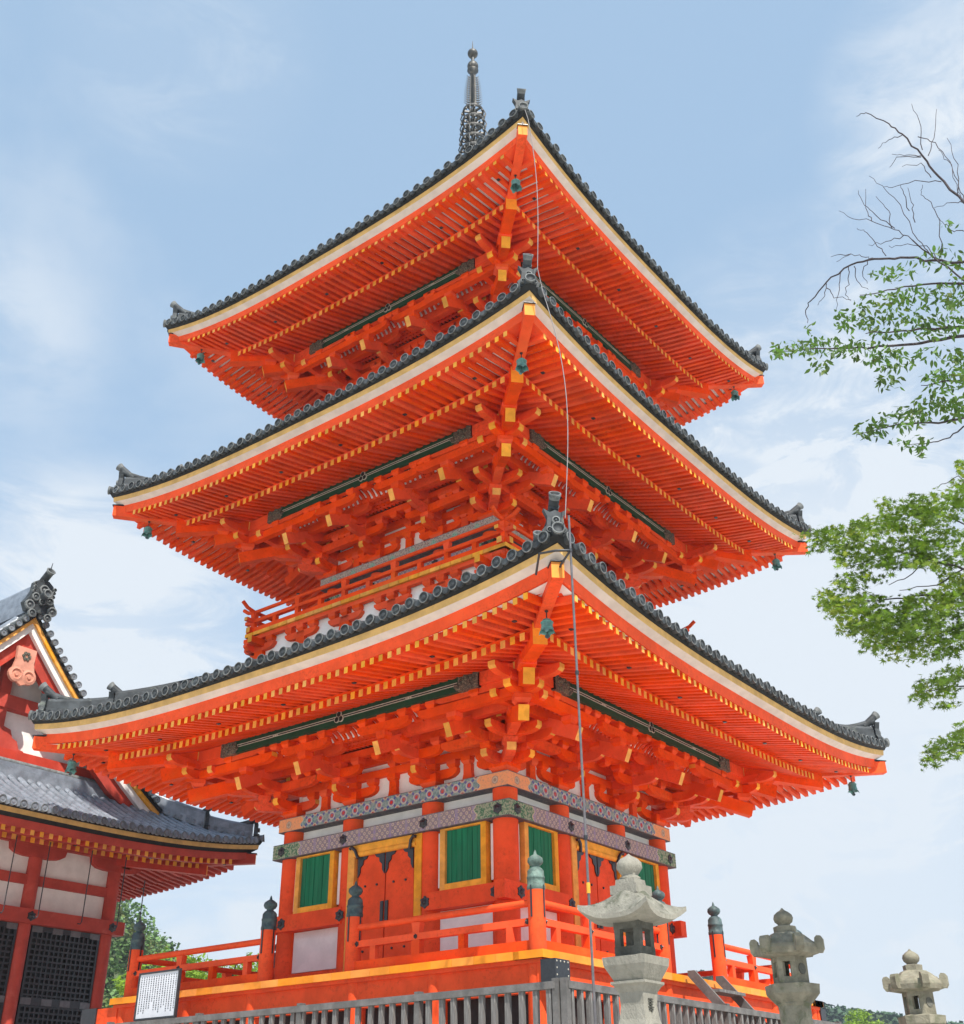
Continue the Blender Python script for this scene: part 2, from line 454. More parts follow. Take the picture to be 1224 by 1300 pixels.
    for i in range(len(prof) - 1):
        for j in range(N):
            fs.append((i * (N + 1) + j, (i + 1) * (N + 1) + j, (i + 1) * (N + 1) + j + 1, i * (N + 1) + j + 1)); ms.append(prof[i + 1][2])
    mb.add(vs, fs, ms)
    o = mb.build('eave_board', roof); four(o, roof)
    # --- rafters, two rows
    mb = MB(); mb2 = MB()
    nr = int(2 * (fa - .36) / rstep); q0 = -(nr - 1) * rstep / 2
    for i in range(nr):
        s = q0 + i * rstep
        t0, t1 = fa, max(ba - .22, abs(s) + .10); hw = raf[0] / 2
        if t0 - t1 > .1:
            vs = []
            for t in (t0, t1):
                z = zf(s, t)
                vs += [P(s - hw, t, z - raf[1] / 2), P(s + hw, t, z - raf[1] / 2), P(s + hw, t, z + raf[1] / 2), P(s - hw, t, z + raf[1] / 2)]
            mb.hexa(vs, wood, 'ochre')
            if i % 9 == 4:
                t = (t0 + t1) * .5; z = zf(s, t) - raf[1] / 2
                mb.box(s - .03, s + .03, -t - .03, -t + .03, z - .02, z + .01, 'black_metal')
        t0, t1 = ba, max(tp - .45, abs(s) + .12); hw = raf[0] / 2 + .006
        if t0 - t1 > .1:
            tm = (t0 + t1) / 2; ts = [t0, tm, t1]
            for q in range(2):
                vs = []
                for t in ts[q:q + 2]:
                    z = zb(s, t)
                    vs += [P(s - hw, t, z - .060), P(s + hw, t, z - .060), P(s + hw, t, z + .065), P(s - hw, t, z + .065)]
                mb2.hexa(vs, wood, 'ochre' if q == 0 else None)
    o = mb.build('flying_rafter_row', roof); four(o, roof)
    # boards lying on the rafters, and the batten over the lower rafter ends
    def sheet(m, ta, tb, zfun, mt, nt_=4, ns_=30):
        vs = []
        for i in range(nt_ + 1):
            t = ta + (tb - ta) * i / nt_
            for j in range(ns_ + 1):
                s = (2 * j / ns_ - 1) * t; vs.append(P(s, t, zfun(s, t)))
        m.add(vs, [(i * (ns_ + 1) + j, (i + 1) * (ns_ + 1) + j, (i + 1) * (ns_ + 1) + j + 1, i * (ns_ + 1) + j + 1) for i in range(nt_) for j in range(ns_)], mt)
    sheet(mb2, ba - .10, tp - .5, lambda s, t: zb(s, t) + .068, board)
    N = 30; vs = []
    for (t, f) in ((ba - .13, 0), (ba - .01, 0), (ba - .01, 1), (ba - .13, 1)):
        for j in range(N + 1):
            s = (2 * j / N - 1) * t
            vs.append(P(s, t, (zb(s, ba) + .066) if f == 0 else (zf(s, ba) - raf[1] / 2 - .001)))
    mb2.add(vs, [((i * (N + 1) + j), (((i + 1) % 4) * (N + 1) + j), (((i + 1) % 4) * (N + 1) + j + 1), (i * (N + 1) + j + 1)) for i in range(4) for j in range(N)], wood)
    o = mb2.build('base_rafter_row', roof); four(o, roof)
    mb = MB(); sheet(mb, R - .2, ba - .2, lambda s, t: zf(s, t) + raf[1] / 2 + .004, board)
    o = mb.build('soffit_board', roof); four(o, roof)
    # --- hip rafters (diagonal at s=+t): two stacked beams
    mb = MB(); q2 = math.sqrt(.5)
    side = Vector((q2, q2, 0))
    def dg(t, z): return Vector((t, -t, z))
    def dbeam(t0, zb0, zt0, t1, zb1, zt1, w, end):
        a = [dg(t0, zb0) - side * w / 2, dg(t0, zb0) + side * w / 2, dg(t0, zt0) + side * w / 2, dg(t0, zt0) - side * w / 2]
        b = [dg(t1, zb1) - side * w / 2, dg(t1, zb1) + side * w / 2, dg(t1, zt1) + side * w / 2, dg(t1, zt1) - side * w / 2]
        mb.hexa(a + b, wood, end)
    zr = zc - .21 + dz_r
    dbeam(R - .04, zr - .29, zr - .05, ba - .3, zb(ba, ba) - .02, zb(ba, ba) + .28, .18, 'edge_orange')
    mt_ = [dg(R - .02, zr - .048) - side * .10, dg(R - .02, zr - .048) + side * .10, dg(R - .02, zr - .03) + side * .10, dg(R - .02, zr - .03) - side * .10,
           dg(R - .45, zr - .02) - side * .10, dg(R - .45, zr - .02) + side * .10, dg(R - .45, zr) + side * .10, dg(R - .45, zr) - side * .10]
    mb.hexa(mt_, 'black_metal')
    dbeam(ba + .02, zb(ba, ba) - .24, zb(ba, ba) + .10, tp - .4, zb(tp, tp) - .18, zb(tp, tp) + .16, .22, 'edge_orange')
    o = mb.build('hip_rafter', roof); four(o, roof)
    # --- green purlin with metal fittings
    if with_purlin:
        mb = MB(); zp = zb(0, tp) - .075 - .12 - purlin_drop; L = tp * .80
        mb.box(-tp - .1, tp + .1, -tp - .09, -tp + .09, zp - .11, zp + .115, wood, 'ochre')
        mb.box(-L, L, -tp - .115, -tp + .085, zp - .135, zp + .121, 'purlin_green')
        for (z0, z1, m_) in ((.012, .026, 'pale_line'), (-.012, .012, 'eave_dark'), (-.026, -.012, 'pale_line')):
            mb.box(-L + .45, L - .45, -tp - .121 - (.003 if m_ == 'pale_line' else 0), -tp - .10, zp + z0, zp + z1, m_)
        for sg in (-1, 1):
            mb.box(min(sg * L, sg * (L - .42)), max(sg * L, sg * (L - .42)), -tp - .135, -tp + .08, zp - .145, zp + .127, 'bronze_dark')
            rnd = random.Random(5)
            for k in range(14):
                x = sg * (L - .45 - .05 * rnd.random() + .35 * rnd.random()); mb.lathe((x, -tp - .135, zp + rnd.uniform(-.1, .1)), [(.035, 0), (.025, .02), (0, .022)], 7, 'bronze_dark', False, axis=(0, -1, 0))
        for (dx, dz) in ((0, .055), (-.05, -.035), (.05, -.035)):
            mb.lathe((dx, -tp - .115, zp + dz), [(.062, 0), (.060, .02, 'pale_line'), (.048, .02, 'pale_line'), (.044, .012, 'eave_dark'), (0, .012, 'eave_dark')], 12, 'pale_line', False, axis=(0, -1, 0))
        for x in (-L * .52, L * .52):
            for k in (-1, 0, 1):
                mb.lathe((x + k * .05, -tp - .118, zp), [(.022, 0), (.018, .012), (0, .014)], 8, 'pale_line', False, axis=(0, -1, 0))
        o = mb.build('purlin', roof); four(o, roof)
    # --- hip ridge with end ornaments (diagonal at s=+t)
    if ridge:
        mb = MB()
        out = Vector((q2, -q2, 0))
        def ridge_run(ta, tb, h, wd, n=10):
            pts = [(ta + (tb - ta) * i / n) for i in range(n + 1)]
            for i in range(n):
                for (w0, z0, z1) in ((wd, 0.0, h * .42), (wd * .82, h * .42, h * .8)):
                    v = []
                    for t in pts[i:i + 2]:
                        c = dg(t, zt(t, t) + .04)
                        v += [c - side * w0 / 2 + Vector((0, 0, z0)), c + side * w0 / 2 + Vector((0, 0, z0)), c + side * w0 / 2 + Vector((0, 0, z1)), c - side * w0 / 2 + Vector((0, 0, z1))]
                    mb.hexa(v, tile)
            mb.tube([dg(t, zt(t, t) + .04 + h * .82) for t in pts], wd * .34, 8, tile)
            nb = int((ta - tb) * 1.414 / .16)
            for i in range(nb):      # rows of small arched tiles on the flanks
                t = ta - (i + .5) * (ta - tb) / nb
                for sg in (-1, 1):
                    mb.lathe(dg(t, zt(t, t) + .04 + h * .2) + side * sg * wd * .5, [(.055, -.01), (.055, .015), (.035, .02), (.03, .01), (0, .01)], 8, tile, False, axis=side * sg)
        def onigawara(t, h, wd, tubel, tilt):
            c = dg(t, zt(min(t, R), min(t, R)) + .02)
            poly = [(-wd * .75, 0), (-wd * .85, h * .25), (-wd * .55, h * .45), (-wd * .5, h * .8), (-wd * .75, h * 1.12), (-wd * .33, h * .98), (0, h * 1.08),
                    (wd * .33, h * .98), (wd * .75, h * 1.12), (wd * .5, h * .8), (wd * .55, h * .45), (wd * .85, h * .25), (wd * .75, 0)]
            mb.prism(poly, c, side, (0, 0, 1), out * .10, 'tile')
            for (a, b, r) in ((0, h * .62, wd * .26), (-wd * .42, h * .22, wd * .2), (wd * .42, h * .22, wd * .2), (0, h * .25, wd * .16)):
                mb.lathe(c + side * a + Vector((0, 0, b)) + out * .05, [(r, 0), (r, .05, 'tile_light'), (r * .7, .055, 'tile_light'), (r * .6, .03), (r * .3, .03), (r * .2, .06, 'tile_light'), (0, .06)], 12, 'tile', False, axis=out)
            # horn that sweeps from the ridge up under the end tube
            for q in range(4):
                f0, f1 = q / 4, (q + 1) / 4
                p0 = c - out * (.75 * (1 - f0)) + Vector((0, 0, h * .86 + .02 + .16 * f0 * f0)); p1 = c - out * (.75 * (1 - f1)) + Vector((0, 0, h * .86 + .02 + .16 * f1 * f1))
                mb.tube([p0, p1], [.05 + .03 * f0, .05 + .03 * f1], 8, 'tile')
            a = c + Vector((0, 0, h * .95)) - out * .25
            ax = (out * math.cos(tilt) + Vector((0, 0, math.sin(tilt)))).normalized()
            mb.lathe(a, [(.075, 0), (.078, tubel * .8), (.095, tubel, 'tile_light'), (.072, tubel, 'tile_light'), (.066, tubel - .03, 'tile'), (.02, tubel - .03, 'tile'), (0, tubel - .02, 'tile_light')], 14, 'tile', True, axis=ax)
        ridge_run(R - 1.05, max(t_in, R - 5.2), .46, .30)
        onigawara(R - 1.0, .40, .24, .42, R_(38))
        ridge_run(R - .14, R - 1.02, .36, .27, 6)
        onigawara(R - .08, .40, .23, .46, R_(40))
        # corner tile tube under it
        c = dg(R + .02, zt(R, R) + .02)
        mb.lathe(c - out * .3, [(.085, 0), (.09, .36), (.10, .40, 'tile_light'), (.078, .40, 'tile_light'), (.07, .375, 'tile'), (0, .375, 'tile')], 14, tile, True, axis=(out + Vector((0, 0, .12))).normalized())
        o = mb.build('hip_ridge', roof); four(o, roof)
    return roof, zt, zb, zf, eave


# ------------------------------------------------------------------ brackets
def hijiki(mb, c, d, L0, L1, z0, h=.17, w=.112, e0=True, e1=True, yel=True):
    """boat shaped bracket arm through c (x,y), along unit d from -L0 to L1"""
    k = .20
    lo = [(L1 - k, z0), (L1 - k * .55, z0 + h * .10), (L1 - k * .22, z0 + h * .27), (L1, z0 + h * .52)] if e1 else [(L1, z0)]
    lo2 = [(-L0, z0 + h * .52), (-L0 + k * .22, z0 + h * .27), (-L0 + k * .55, z0 + h * .10), (-L0 + k, z0)] if e0 else [(-L0, z0)]
    poly = lo2 + lo + [(L1, z0 + h), (-L0, z0 + h)]
    em = [None] * len(poly)
    i1 = len(lo2) + len(lo) - 1
    if e1 and yel: em[i1] = 'ochre'; em[i1 - 1] = 'ochre'
    if e0 and yel: em[len(poly) - 1] = 'ochre'
    d = Vector((d[0], d[1], 0)).normalized()
    mb.prism(poly, (c[0], c[1], 0), d, (0, 0, 1), Vector((0, 0, 1)).cross(d) * w, 'vermilion', em)


def masu(mb, x, y, z0, sz=.20, h=.13, rot=None):
    a = sz / 2; b = a * .66
    T0 = mb.T
    if rot is not None:
        mb.T = (T0 if T0 is not None else Matrix.Identity(4)) @ Matrix.Translation((x, y, 0)) @ Matrix.Rotation(rot, 4, 'Z') @ Matrix.Translation((-x, -y, 0))
    mb.frustum((x, y), b, b, a, a, z0, z0 + h * .42, 'vermilion')
    mb.box(x - a, x + a, y - a, y + a, z0 + h * .42, z0 + h, 'vermilion')
    mb.T = T0


STEP = .46


def column_cluster(hc, zd, l):
    """bracket set above a wall column at s=l of the -y side"""
    mb = MB(); Y = lambda o: -(hc + o)
    X, D = (1, 0), (0, -1)
    masu(mb, l, Y(0), zd, .38, .24)
    hijiki(mb, (l, Y(0)), X, .56, .56, zd + .15, yel=False); hijiki(mb, (l, Y(0)), D, .15, .60, zd + .152, e0=False)
    for q in (-.46, 0, .46): masu(mb, l + q, Y(0), zd + .32)
    masu(mb, l, Y(.46), zd + .322)
    hijiki(mb, (l, Y(.46)), X, .56, .56, zd + .452, yel=False); hijiki(mb, (l, Y(0)), D, .1, 1.06, zd + .45, e0=False)
    for q in (-.46, 0, .46): masu(mb, l + q, Y(.46), zd + .622)
    masu(mb, l, Y(.92), zd + .62)
    hijiki(mb, (l, Y(.92)), X, .56, .56, zd + .745, yel=False)
    for q in (-.46, .46): masu(mb, l + q, Y(.92), zd + .915, .19, .11)
    mb.beam((l, Y(-.1), zd + 1.17), (l, Y(1.56), zd + .41), .125, .235, 'vermilion', 'ochre')
    masu(mb, l, Y(1.38), zd + .60, .20, .14)
    hijiki(mb, (l, Y(1.38)), X, .60, .60, zd + .745, .165, yel=False)
    for q in (-.47, 0, .47): masu(mb, l + q, Y(1.38), zd + .91, .2, .135)
    return mb


def corner_cluster(hc, zd):
    """bracket set above the corner column at (hc,-hc)"""
    mb = MB(); q2 = math.sqrt(.5)
    masu(mb, hc, -hc, zd, .40, .24)
    for (d, n) in (((1, 0), (0, -1)), ((0, -1), (1, 0))):
        for (o, z, Lin, Lout) in ((0, .15, .56, .60), (0, .45, .9, 1.06), (.46, .452, 1.0, .62), (.92, .745, 1.40, .62)):
            c = (hc + n[0] * o, -hc + n[1] * o)
            sgn = d
            hijiki(mb, c, sgn, Lin, Lout + (o if o else 0), zd + z + (.002 if d[0] else 0), w=.13)
        for (o, z) in ((0, .32), (.46, .622), (.92, .915)):
            for t in (-.46, .46 + o * .0):
                masu(mb, hc + n[0] * o + d[0] * t, -hc + n[1] * o + d[1] * t, zd + z)
        # crossing noses under the purlins
        c = (hc + n[0] * 1.38, -hc + n[1] * 1.38)
        hijiki(mb, c, d, .75, 1.38 + .40, zd + .745 + (.002 if d[0] else 0), .165, .14)
        hijiki(mb, c, d, .4, 1.38 + .80, zd + .935 + (.002 if d[0] else 0), .16, .14)
        for t in (-.47, .47, 1.38 + .30): masu(mb, c[0] + d[0] * t, c[1] + d[1] * t, zd + .91 - (.02 if t > 1 else 0), .2, .12)
        # tail rafter of this face that leaves the corner column
        a = (hc - d[0] * 0, -hc - d[1] * 0)
        mb.beam((hc + n[0] * -.1, -hc + n[1] * -.1, zd + 1.168), (hc + n[0] * 1.56, -hc + n[1] * 1.56, zd + .41), .125, .235, 'vermilion', 'ochre')
        masu(mb, hc + n[0] * 1.38, -hc + n[1] * 1.38, zd + .60, .2, .14)
    D = (q2, -q2)
    hijiki(mb, (hc, -hc), D, .2, .84, zd + .154, .17, .16, e0=False)
    masu(mb, hc + .46, -hc - .46, zd + .322, .24, .13, math.pi / 4)
    hijiki(mb, (hc, -hc), D, .2, 1.46, zd + .454, .17, .16, e0=False)
    masu(mb, hc + .92, -hc - .92, zd + .622, .26, .13, math.pi / 4)
    sl = .40
    def diag(t_end, z_end, t_in, w, h):
        mb.beam((t_in, -t_in, z_end + (t_end - t_in) * sl), (t_end, -t_end, z_end), w, h, 'vermilion', 'ochre')
    diag(hc + 1.50, zd + .40, hc + .1, .175, .25)
    masu(mb, hc + 1.38, -hc - 1.38, zd + .60, .28, .14, math.pi / 4)
    diag(hc + 1.90, zd + .80, hc + .6, .185, .26)
    masu(mb, hc + 1.78, -hc - 1.78, zd + .95, .28, .14, math.pi / 4)
    return mb


def bracket_wall(hc, zd, cols):
    """white plaster wall with its upper part coloured as shade, through beams, lattice ceiling and ribbed cove of the -y side"""
    mb = MB(); Y = lambda o: -(hc + o)
    e = lambda o: hc + o
    mb.box(-hc, hc, Y(-.10), Y(-.045), zd, zd + .72, 'plaster'); mb.box(-hc, hc, Y(-.10), Y(-.045), zd + .72, zd + 1.15, 'recess_shade')  # upper strip of the wall painted dark as eave shade
    for (o, z0, z1, w) in ((0, .455, .60, .11), (0, .725, .87, .11), (.46, .752, .885, .11), (.92, .92, 1.04, .11)):
        mb.box(-e(o) - .3, e(o) + .3, Y(o) - w / 2, Y(o) + w / 2, zd + z0, zd + z1, 'vermilion', 'ochre')
    # struts between the bracket sets
    for a, b in zip(cols[:-1], cols[1:]):
        x = (a + b) / 2
        mb.prism([(-.16, 0), (.16, 0), (.11, .06), (.085, .16), (.085, .33), (-.085, .33), (-.085, .16), (-.11, .06)], (x, Y(.0), zd), (1, 0, 0), (0, 0, 1), (0, .09, 0), 'vermilion')
        masu(mb, x, Y(0), zd + .325)
        masu(mb, x, Y(0), zd + .60, .19, .12)
        masu(mb, x, Y(.46), zd + .635, .19, .115)
        masu(mb, x, Y(1.38), zd + .93, .19, .12)
    for x in list(cols):
        for o in (0,): masu(mb, x + .0, Y(o), zd + .60, .19, .12)
    # flat lattice ceiling, dark red boards with the recess shade put into their colour
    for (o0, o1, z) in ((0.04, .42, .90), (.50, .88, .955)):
        mb.box(-e(o0), e(o0), Y(o1), Y(o0), zd + z, zd + z + .02, 'recess_shade')
        n = int(2 * e(o0) / .105)
        for i in range(n + 1):
            x = -e(o0) + 2 * e(o0) * i / n
            mb.box(x - .028, x + .028, Y(o1), Y(o0), zd + z - .035, zd + z - .001, 'vermilion')
        for k in range(1, 4):
            y = Y(o0 + (o1 - o0) * k / 4)
            mb.box(-e(o0), e(o0), y - .028, y + .028, zd + z - .037, zd + z - .002, 'vermilion')
    # ribbed cove (curved white boards with red ribs)
    pts = [(.98, .93), (1.02, .99), (1.10, 1.05), (1.20, 1.085), (1.32, 1.10)]
    N = 1
    for (o0, z0), (o1, z1) in zip(pts[:-1], pts[1:]):
        mb.add([(-e(o0), Y(o0), zd + z0 + .03), (e(o0), Y(o0), zd + z0 + .03), (e(o1), Y(o1), zd + z1 + .03), (-e(o1), Y(o1), zd + z1 + .03)], [(0, 1, 2, 3)], 'plaster')
    n = int(2 * e(.9) / .13)
    for i in range(n + 1):
        x = -e(.9) + 2 * e(.9) * i / n
        for (o0, z0), (o1, z1) in zip(pts[:-1], pts[1:]):
            w_ = .030
            mb.hexa([(x - w_, Y(o0), zd + z0 - .02), (x + w_, Y(o0), zd + z0 - .02), (x + w_, Y(o0), zd + z0 + .035), (x - w_, Y(o0), zd + z0 + .035),
                     (x - w_, Y(o1), zd + z1 - .02), (x + w_, Y(o1), zd + z1 - .02), (x + w_, Y(o1), zd + z1 + .035), (x - w_, Y(o1), zd + z1 + .035)], 'vermilion')
    mb.box(-e(1.38) - .1, e(1.38) + .1, Y(1.38) - .055, Y(1.38) + .055, zd + 1.03, zd + 1.07, 'vermilion')
    return mb


def nail_cover(mb, x, y, z, r=.085, ax=(0, -1, 0)):
    """black six petalled nail cover"""
    ax = Vector(ax); o = Vector((x, y, z))
    mb.lathe(o, [(r, 0), (r * .95, .012), (r * .55, .02), (r * .45, .035), (r * .2, .045), (0, .05)], 6, 'black_metal', False, axis=ax)
    X = ax.cross(Vector((0, 0, 1))).normalized(); Z = Vector((0, 0, 1))
    for k in range(6):
        t = math.pi / 3 * k + math.pi / 6
        mb.lathe(o + X * (r * .85 * math.cos(t)) + Z * (r * .85 * math.sin(t)), [(r * .34, 0), (r * .3, .014), (0, .018)], 7, 'black_metal', False, axis=ax)


def giboshi(mb, x, y, z, r, mt='verdigris_dark', s=1.0):
    """onion finial with collar, top about .52 above z"""
    mb.lathe((x, y, z), [(r, -.02), (r * 1.06, 0), (r * 1.06, .035 * s), (r * 1.0, .04 * s), (r * 1.0, .13 * s), (r * 1.05, .135 * s), (r * 1.05, .16 * s), (r * .98, .165 * s), (r * .95, .24 * s),
                         (r * .75, .275 * s), (r * .5, .295 * s), (r * .45, .31 * s), (r * .75, .335 * s), (r * .92, .375 * s), (r * .85, .42 * s), (r * .5, .455 * s), (r * .2, .475 * s), (r * .12, .52 * s), (0, .545 * s)], 16, mt)


# ================================================================== GROUND
GZ = 3.0      # terrace the pagoda stands on
mb = MB(); mb.add([(-420, -420, 1.2), (420, -420, 1.2), (420, 420, 1.2), (-420, 420, 1.2)], [(0, 1, 2, 3)], 'gravel')
tag(mb.build('ground'), 'pale gravel ground around the temple', None, None, 'structure')
mb = MB(); mb.box(-70, 10.2, -10.2, 70, 1.0, GZ, 'paving')
tag(mb.build('terrace'), 'pale paved stone terrace under the pagoda', None, None, 'structure')

# ================================================================== PAGODA
pag = thing('pagoda', 'tall vermilion three storey pagoda with grey tiled roofs and a bronze spire', 'pagoda', (0, 0, GZ))
BASE = (0, 0, -GZ)
def ploc(dx=0, dy=0): return (dx, dy, -GZ)


ST = [dict(R=6.28, zc=10.02, sag=.43, tp=3.96, fa=6.10, ba=5.17, hc=2.55, zd=8.25, t_in=3.0, d=(0, 0), dz=0.0, cols=(-2.55, -.97, .97, 2.55)),
      dict(R=5.675, zc=15.25, sag=.41, tp=3.52, fa=5.52, ba=4.62, hc=2.14, zd=13.42, t_in=2.6, d=(-.07, -.06), dz=0.03, cols=(-2.14, -.86, .86, 2.14)),
      dict(R=5.307, zc=19.98, sag=.53, tp=3.12, fa=5.13, ba=4.18, hc=1.74, zd=18.18, t_in=.35, d=(0, 0), dz=0.09, cols=(-1.74, -.68, .68, 1.74))]
rises = [lambda u: .32 * u + .04 * u * u, lambda u: .33 * u + .045 * u * u, lambda u: .34 * u + .057 * u * u]
Z1 = {}
for i, S in enumerate(ST):
    L = ploc(*S['d'])
    roof, zt, zb, zf, ev = make_roof(pag, L, S['R'], S['zc'], S['sag'], S['tp'], S['fa'], S['ba'], S['t_in'], rises[i], 'vermilion', 'tile', dz_r=S['dz'])
    Z1[i] = (zt, zb)
    pb = zb(0, S['tp']) - .075 - .235
    zd = S['zd'] = pb - 1.055
    hc = S['hc']
    wob = bracket_wall(hc, zd, S['cols']).build('bracket_wall', pag, L); four(wob, pag)
    for l in S['cols'][1:3]:
        o = column_cluster(hc, zd, l).build('bracket_cluster', pag, L); four(o, pag)
    o = corner_cluster(hc, zd).build('corner_bracket', pag, L); four(o, pag)
    # decorated wall plate
    e = hc + .23
    pattern_mat('plate_pattern_%d' % i, 'flowers' if i == 0 else 'speckle', e, zd - .13, .26, .62)
    mb = MB(); mb.hexa([(-e, -e, zd - .26), (e, -e, zd - .26), (e - .46, -e + .46, zd - .26), (-e + .46, -e + .46, zd - .26),
                        (-e, -e, zd), (e, -e, zd), (e - .46, -e + .46, zd), (-e + .46, -e + .46, zd)], 'plate_pattern_%d' % i)
    o = mb.build('wall_plate', pag, L); four(o, pag)

# ---- first storey walls
S = ST[0]; hc = S['hc']; zd = S['zd']; DZ = 5.0
ZN1 = zd - .50; ZN0 = ZN1 - .28            # tie beam with lattice paint
e = hc + .285
pattern_mat('tie_pattern', 'lattice', e, (ZN0 + ZN1) / 2, .28, .70)
mb = MB()
mb.hexa([(-e, -e, ZN0), (e, -e, ZN0), (e - .3, -e + .3, ZN0), (-e + .3, -e + .3, ZN0), (-e, -e, ZN1), (e, -e, ZN1), (e - .3, -e + .3, ZN1), (-e + .3, -e + .3, ZN1)], 'tie_pattern')
for c in S['cols']:
    nail_cover(mb, c * (1.0 if abs(c) < 2 else 1.02), -e, (ZN0 + ZN1) / 2, .082)
o = mb.build('tie_beam', pag, BASE); four(o, pag)
mb = MB(); mb.box(-hc, hc, -hc + .02, -hc + .08, ZN1, zd - .26, 'plaster'); mb.box(-hc, hc, -hc + .0, -hc + .10, DZ, ZN0, 'vermilion')
o = mb.build('wall', pag, BASE); four(o, pag)
mb = MB(); mb.tube([(0, 0, DZ - .05), (0, 0, zd - .26)], .215, 20, 'vermilion')
col0 = mb.mesh('column')
for k in range(4):
    for j, c in enumerate(S['cols'][:3] if True else ()):
        a = k * math.pi / 2
        p = Matrix.Rotation(a, 3, 'Z') @ Vector((c, -hc, 0))
        link('column', col0, pag, (p.x, p.y, -GZ))
# waist rail, bottom sill, white panels
YF = -hc - .09
for sg in (-1, 1):
    mb = MB()
    x0, x1 = sorted((sg * 1.08, sg * 2.42)); xe = sg * (2.95 if sg < 0 else 2.72)
    r0, r1 = sorted((sg * .98, xe))
    mb.box(r0, r1, YF - .16, YF + .05, DZ + 1.13, DZ + 1.42, 'vermilion')
    nail_cover(mb, sg * 1.0, YF - .16, DZ + 1.27, .09); nail_cover(mb, sg * 2.50, YF - .16, DZ + 1.27, .09)
    o = mb.build('waist_rail', pag, BASE); four(o, pag)
    mb = MB(); mb.box(x0 + .06, x1 - .10, YF + .04, YF + .10, DZ + .42, DZ + 1.12, 'plaster')
    o = mb.build('white_panel', pag, BASE); four(o, pag)
    mb = MB(); mb.box(x0 - .02, x1, YF - .02, YF + .06, DZ + .02, DZ + .40, 'vermilion')
    for q in (x0 - .02, x1 - .10): mb.box(q, q + .09, YF + .0, YF + .08, DZ + .40, DZ + 1.13, 'vermilion')
    o = mb.build('sill', pag, BASE); four(o, pag)
# windows
for sg in (-1, 1):
    xc = sg * 1.77
    fr = MB()
    for (x0, x1, z0, z1) in ((-.50, -.39, 0, 1.12), (.39, .50, 0, 1.12), (-.39, .39, 0, .11), (-.39, .39, 1.01, 1.12)):
        fr.box(xc + x0, xc + x1, YF - .10, YF + .05, DZ + 1.42 + z0, DZ + 1.42 + z1, 'ochre')
    for x in (-.60, .54):
        fr.box(xc + x, xc + x + .06, YF - .015, YF + .05, DZ + 1.5, DZ + 2.42, 'plaster')
    f = fr.build('window', pag, BASE)
    pn = MB()
    for k in range(7):
        x = xc - .39 + .78 * k / 7
        pn.box(x + .004, x + .78 / 7 - .004, YF - .045 + .004 * (k % 2), YF + .03, DZ + 1.53, DZ + 2.43, 'shutter_green')
    pn.build('shutter', f)
    four(f, pag)
# door
fr = MB()
for (x0, x1, z0, z1) in ((-.88, -.72, 0, 2.46), (.72, .88, 0, 2.46), (-.72, .72, 2.32, 2.46)):
    fr.box(x0, x1, YF - .13, YF + .05, DZ + z0, DZ + z1, 'ochre')
fr.tube([(-.74, YF - .10, DZ + 2.30), (.74, YF - .10, DZ + 2.30)], .055, 10, 'ochre')
dr = fr.build('door', pag, BASE)
for sg in (-1, 1):
    lf = MB()
    x0, x1 = sorted((sg * .015, sg * .66))
    lf.box(x0, x1, YF - .07, YF + .02, DZ + .03, DZ + 2.25, 'vermilion')
    yy = YF - .085
    for (zc_, s_) in ((DZ + 2.25, -1), (DZ + .03, 1)):      # cusped corner plates
        for xx, dx in ((x0, 1), (x1, -1)):
            poly = [(0, 0), (dx * .24, 0), (dx * .20, s_ * .05), (dx * .13, s_ * .07), (dx * .12, s_ * .14), (dx * .06, s_ * .19), (dx * .055, s_ * .28), (dx * .02, s_ * .34), (0, s_ * .36)]
            lf.prism(poly, (xx, yy, zc_), (1, 0, 0), (0, 0, 1), (0, .02, 0), 'black_metal')
    lf.box(min(sg * .02, sg * .09), max(sg * .02, sg * .09), yy - .01, yy + .01, DZ + 1.0, DZ + 1.42, 'black_metal')
    for z in (DZ + .62, DZ + 1.72):
        for q in (.2, .48): lf.lathe((sg * q, yy + .015, z), [(.022, 0), (.02, .02), (0, .025)], 8, 'black_metal', False, axis=(0, -1, 0))
    lf.build('door_leaf', dr)
    hg = MB(); hg.tube([(sg * .62, YF - .15, DZ + 2.22), (sg * .67, YF - .18, DZ + 2.36), (sg * .74, YF - .19, DZ + 2.42), (sg * .79, YF - .19, DZ + 2.40)], .03, 7, 'black_metal'); hg.build('hinge', dr)
four(dr, pag)

# ---- veranda
HV = 4.73
mb = MB()
mb.box(-HV + .05, HV - .05, -HV + .05, HV - .05, DZ - .16, DZ - .03, 'vermilion')
for k in range(4):
    mb.T = Matrix.Rotation(k * math.pi / 2, 4, 'Z')
    n = 24
    for i in range(n):
        s0 = -HV + 2 * HV * i / n; s1 = s0 + 2 * HV / n - .004
        mb.hexa([(s0, -HV, DZ - .105), (s1, -HV, DZ - .105), (s1, -HV + .5, DZ - .105), (s0, -HV + .5, DZ - .105), (s0, -HV, DZ), (s1, -HV, DZ), (s1, -HV + .5, DZ), (s0, -HV + .5, DZ)], 'edge_orange')
mb.T = None
dk = mb.build('veranda', pag, BASE)
mb = MB()      # edge beams, posts
mb.box(-4.58, 4.58, -4.62, -4.42, DZ - .52, DZ - .13, 'vermilion')
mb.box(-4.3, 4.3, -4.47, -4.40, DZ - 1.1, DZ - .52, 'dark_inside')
o = mb.build('edge_beam', dk); four(o, dk)
mb = MB(); mb.tube([(0, 0, GZ), (0, 0, DZ - .15)], .16, 16, 'vermilion'); pm = mb.mesh('post')
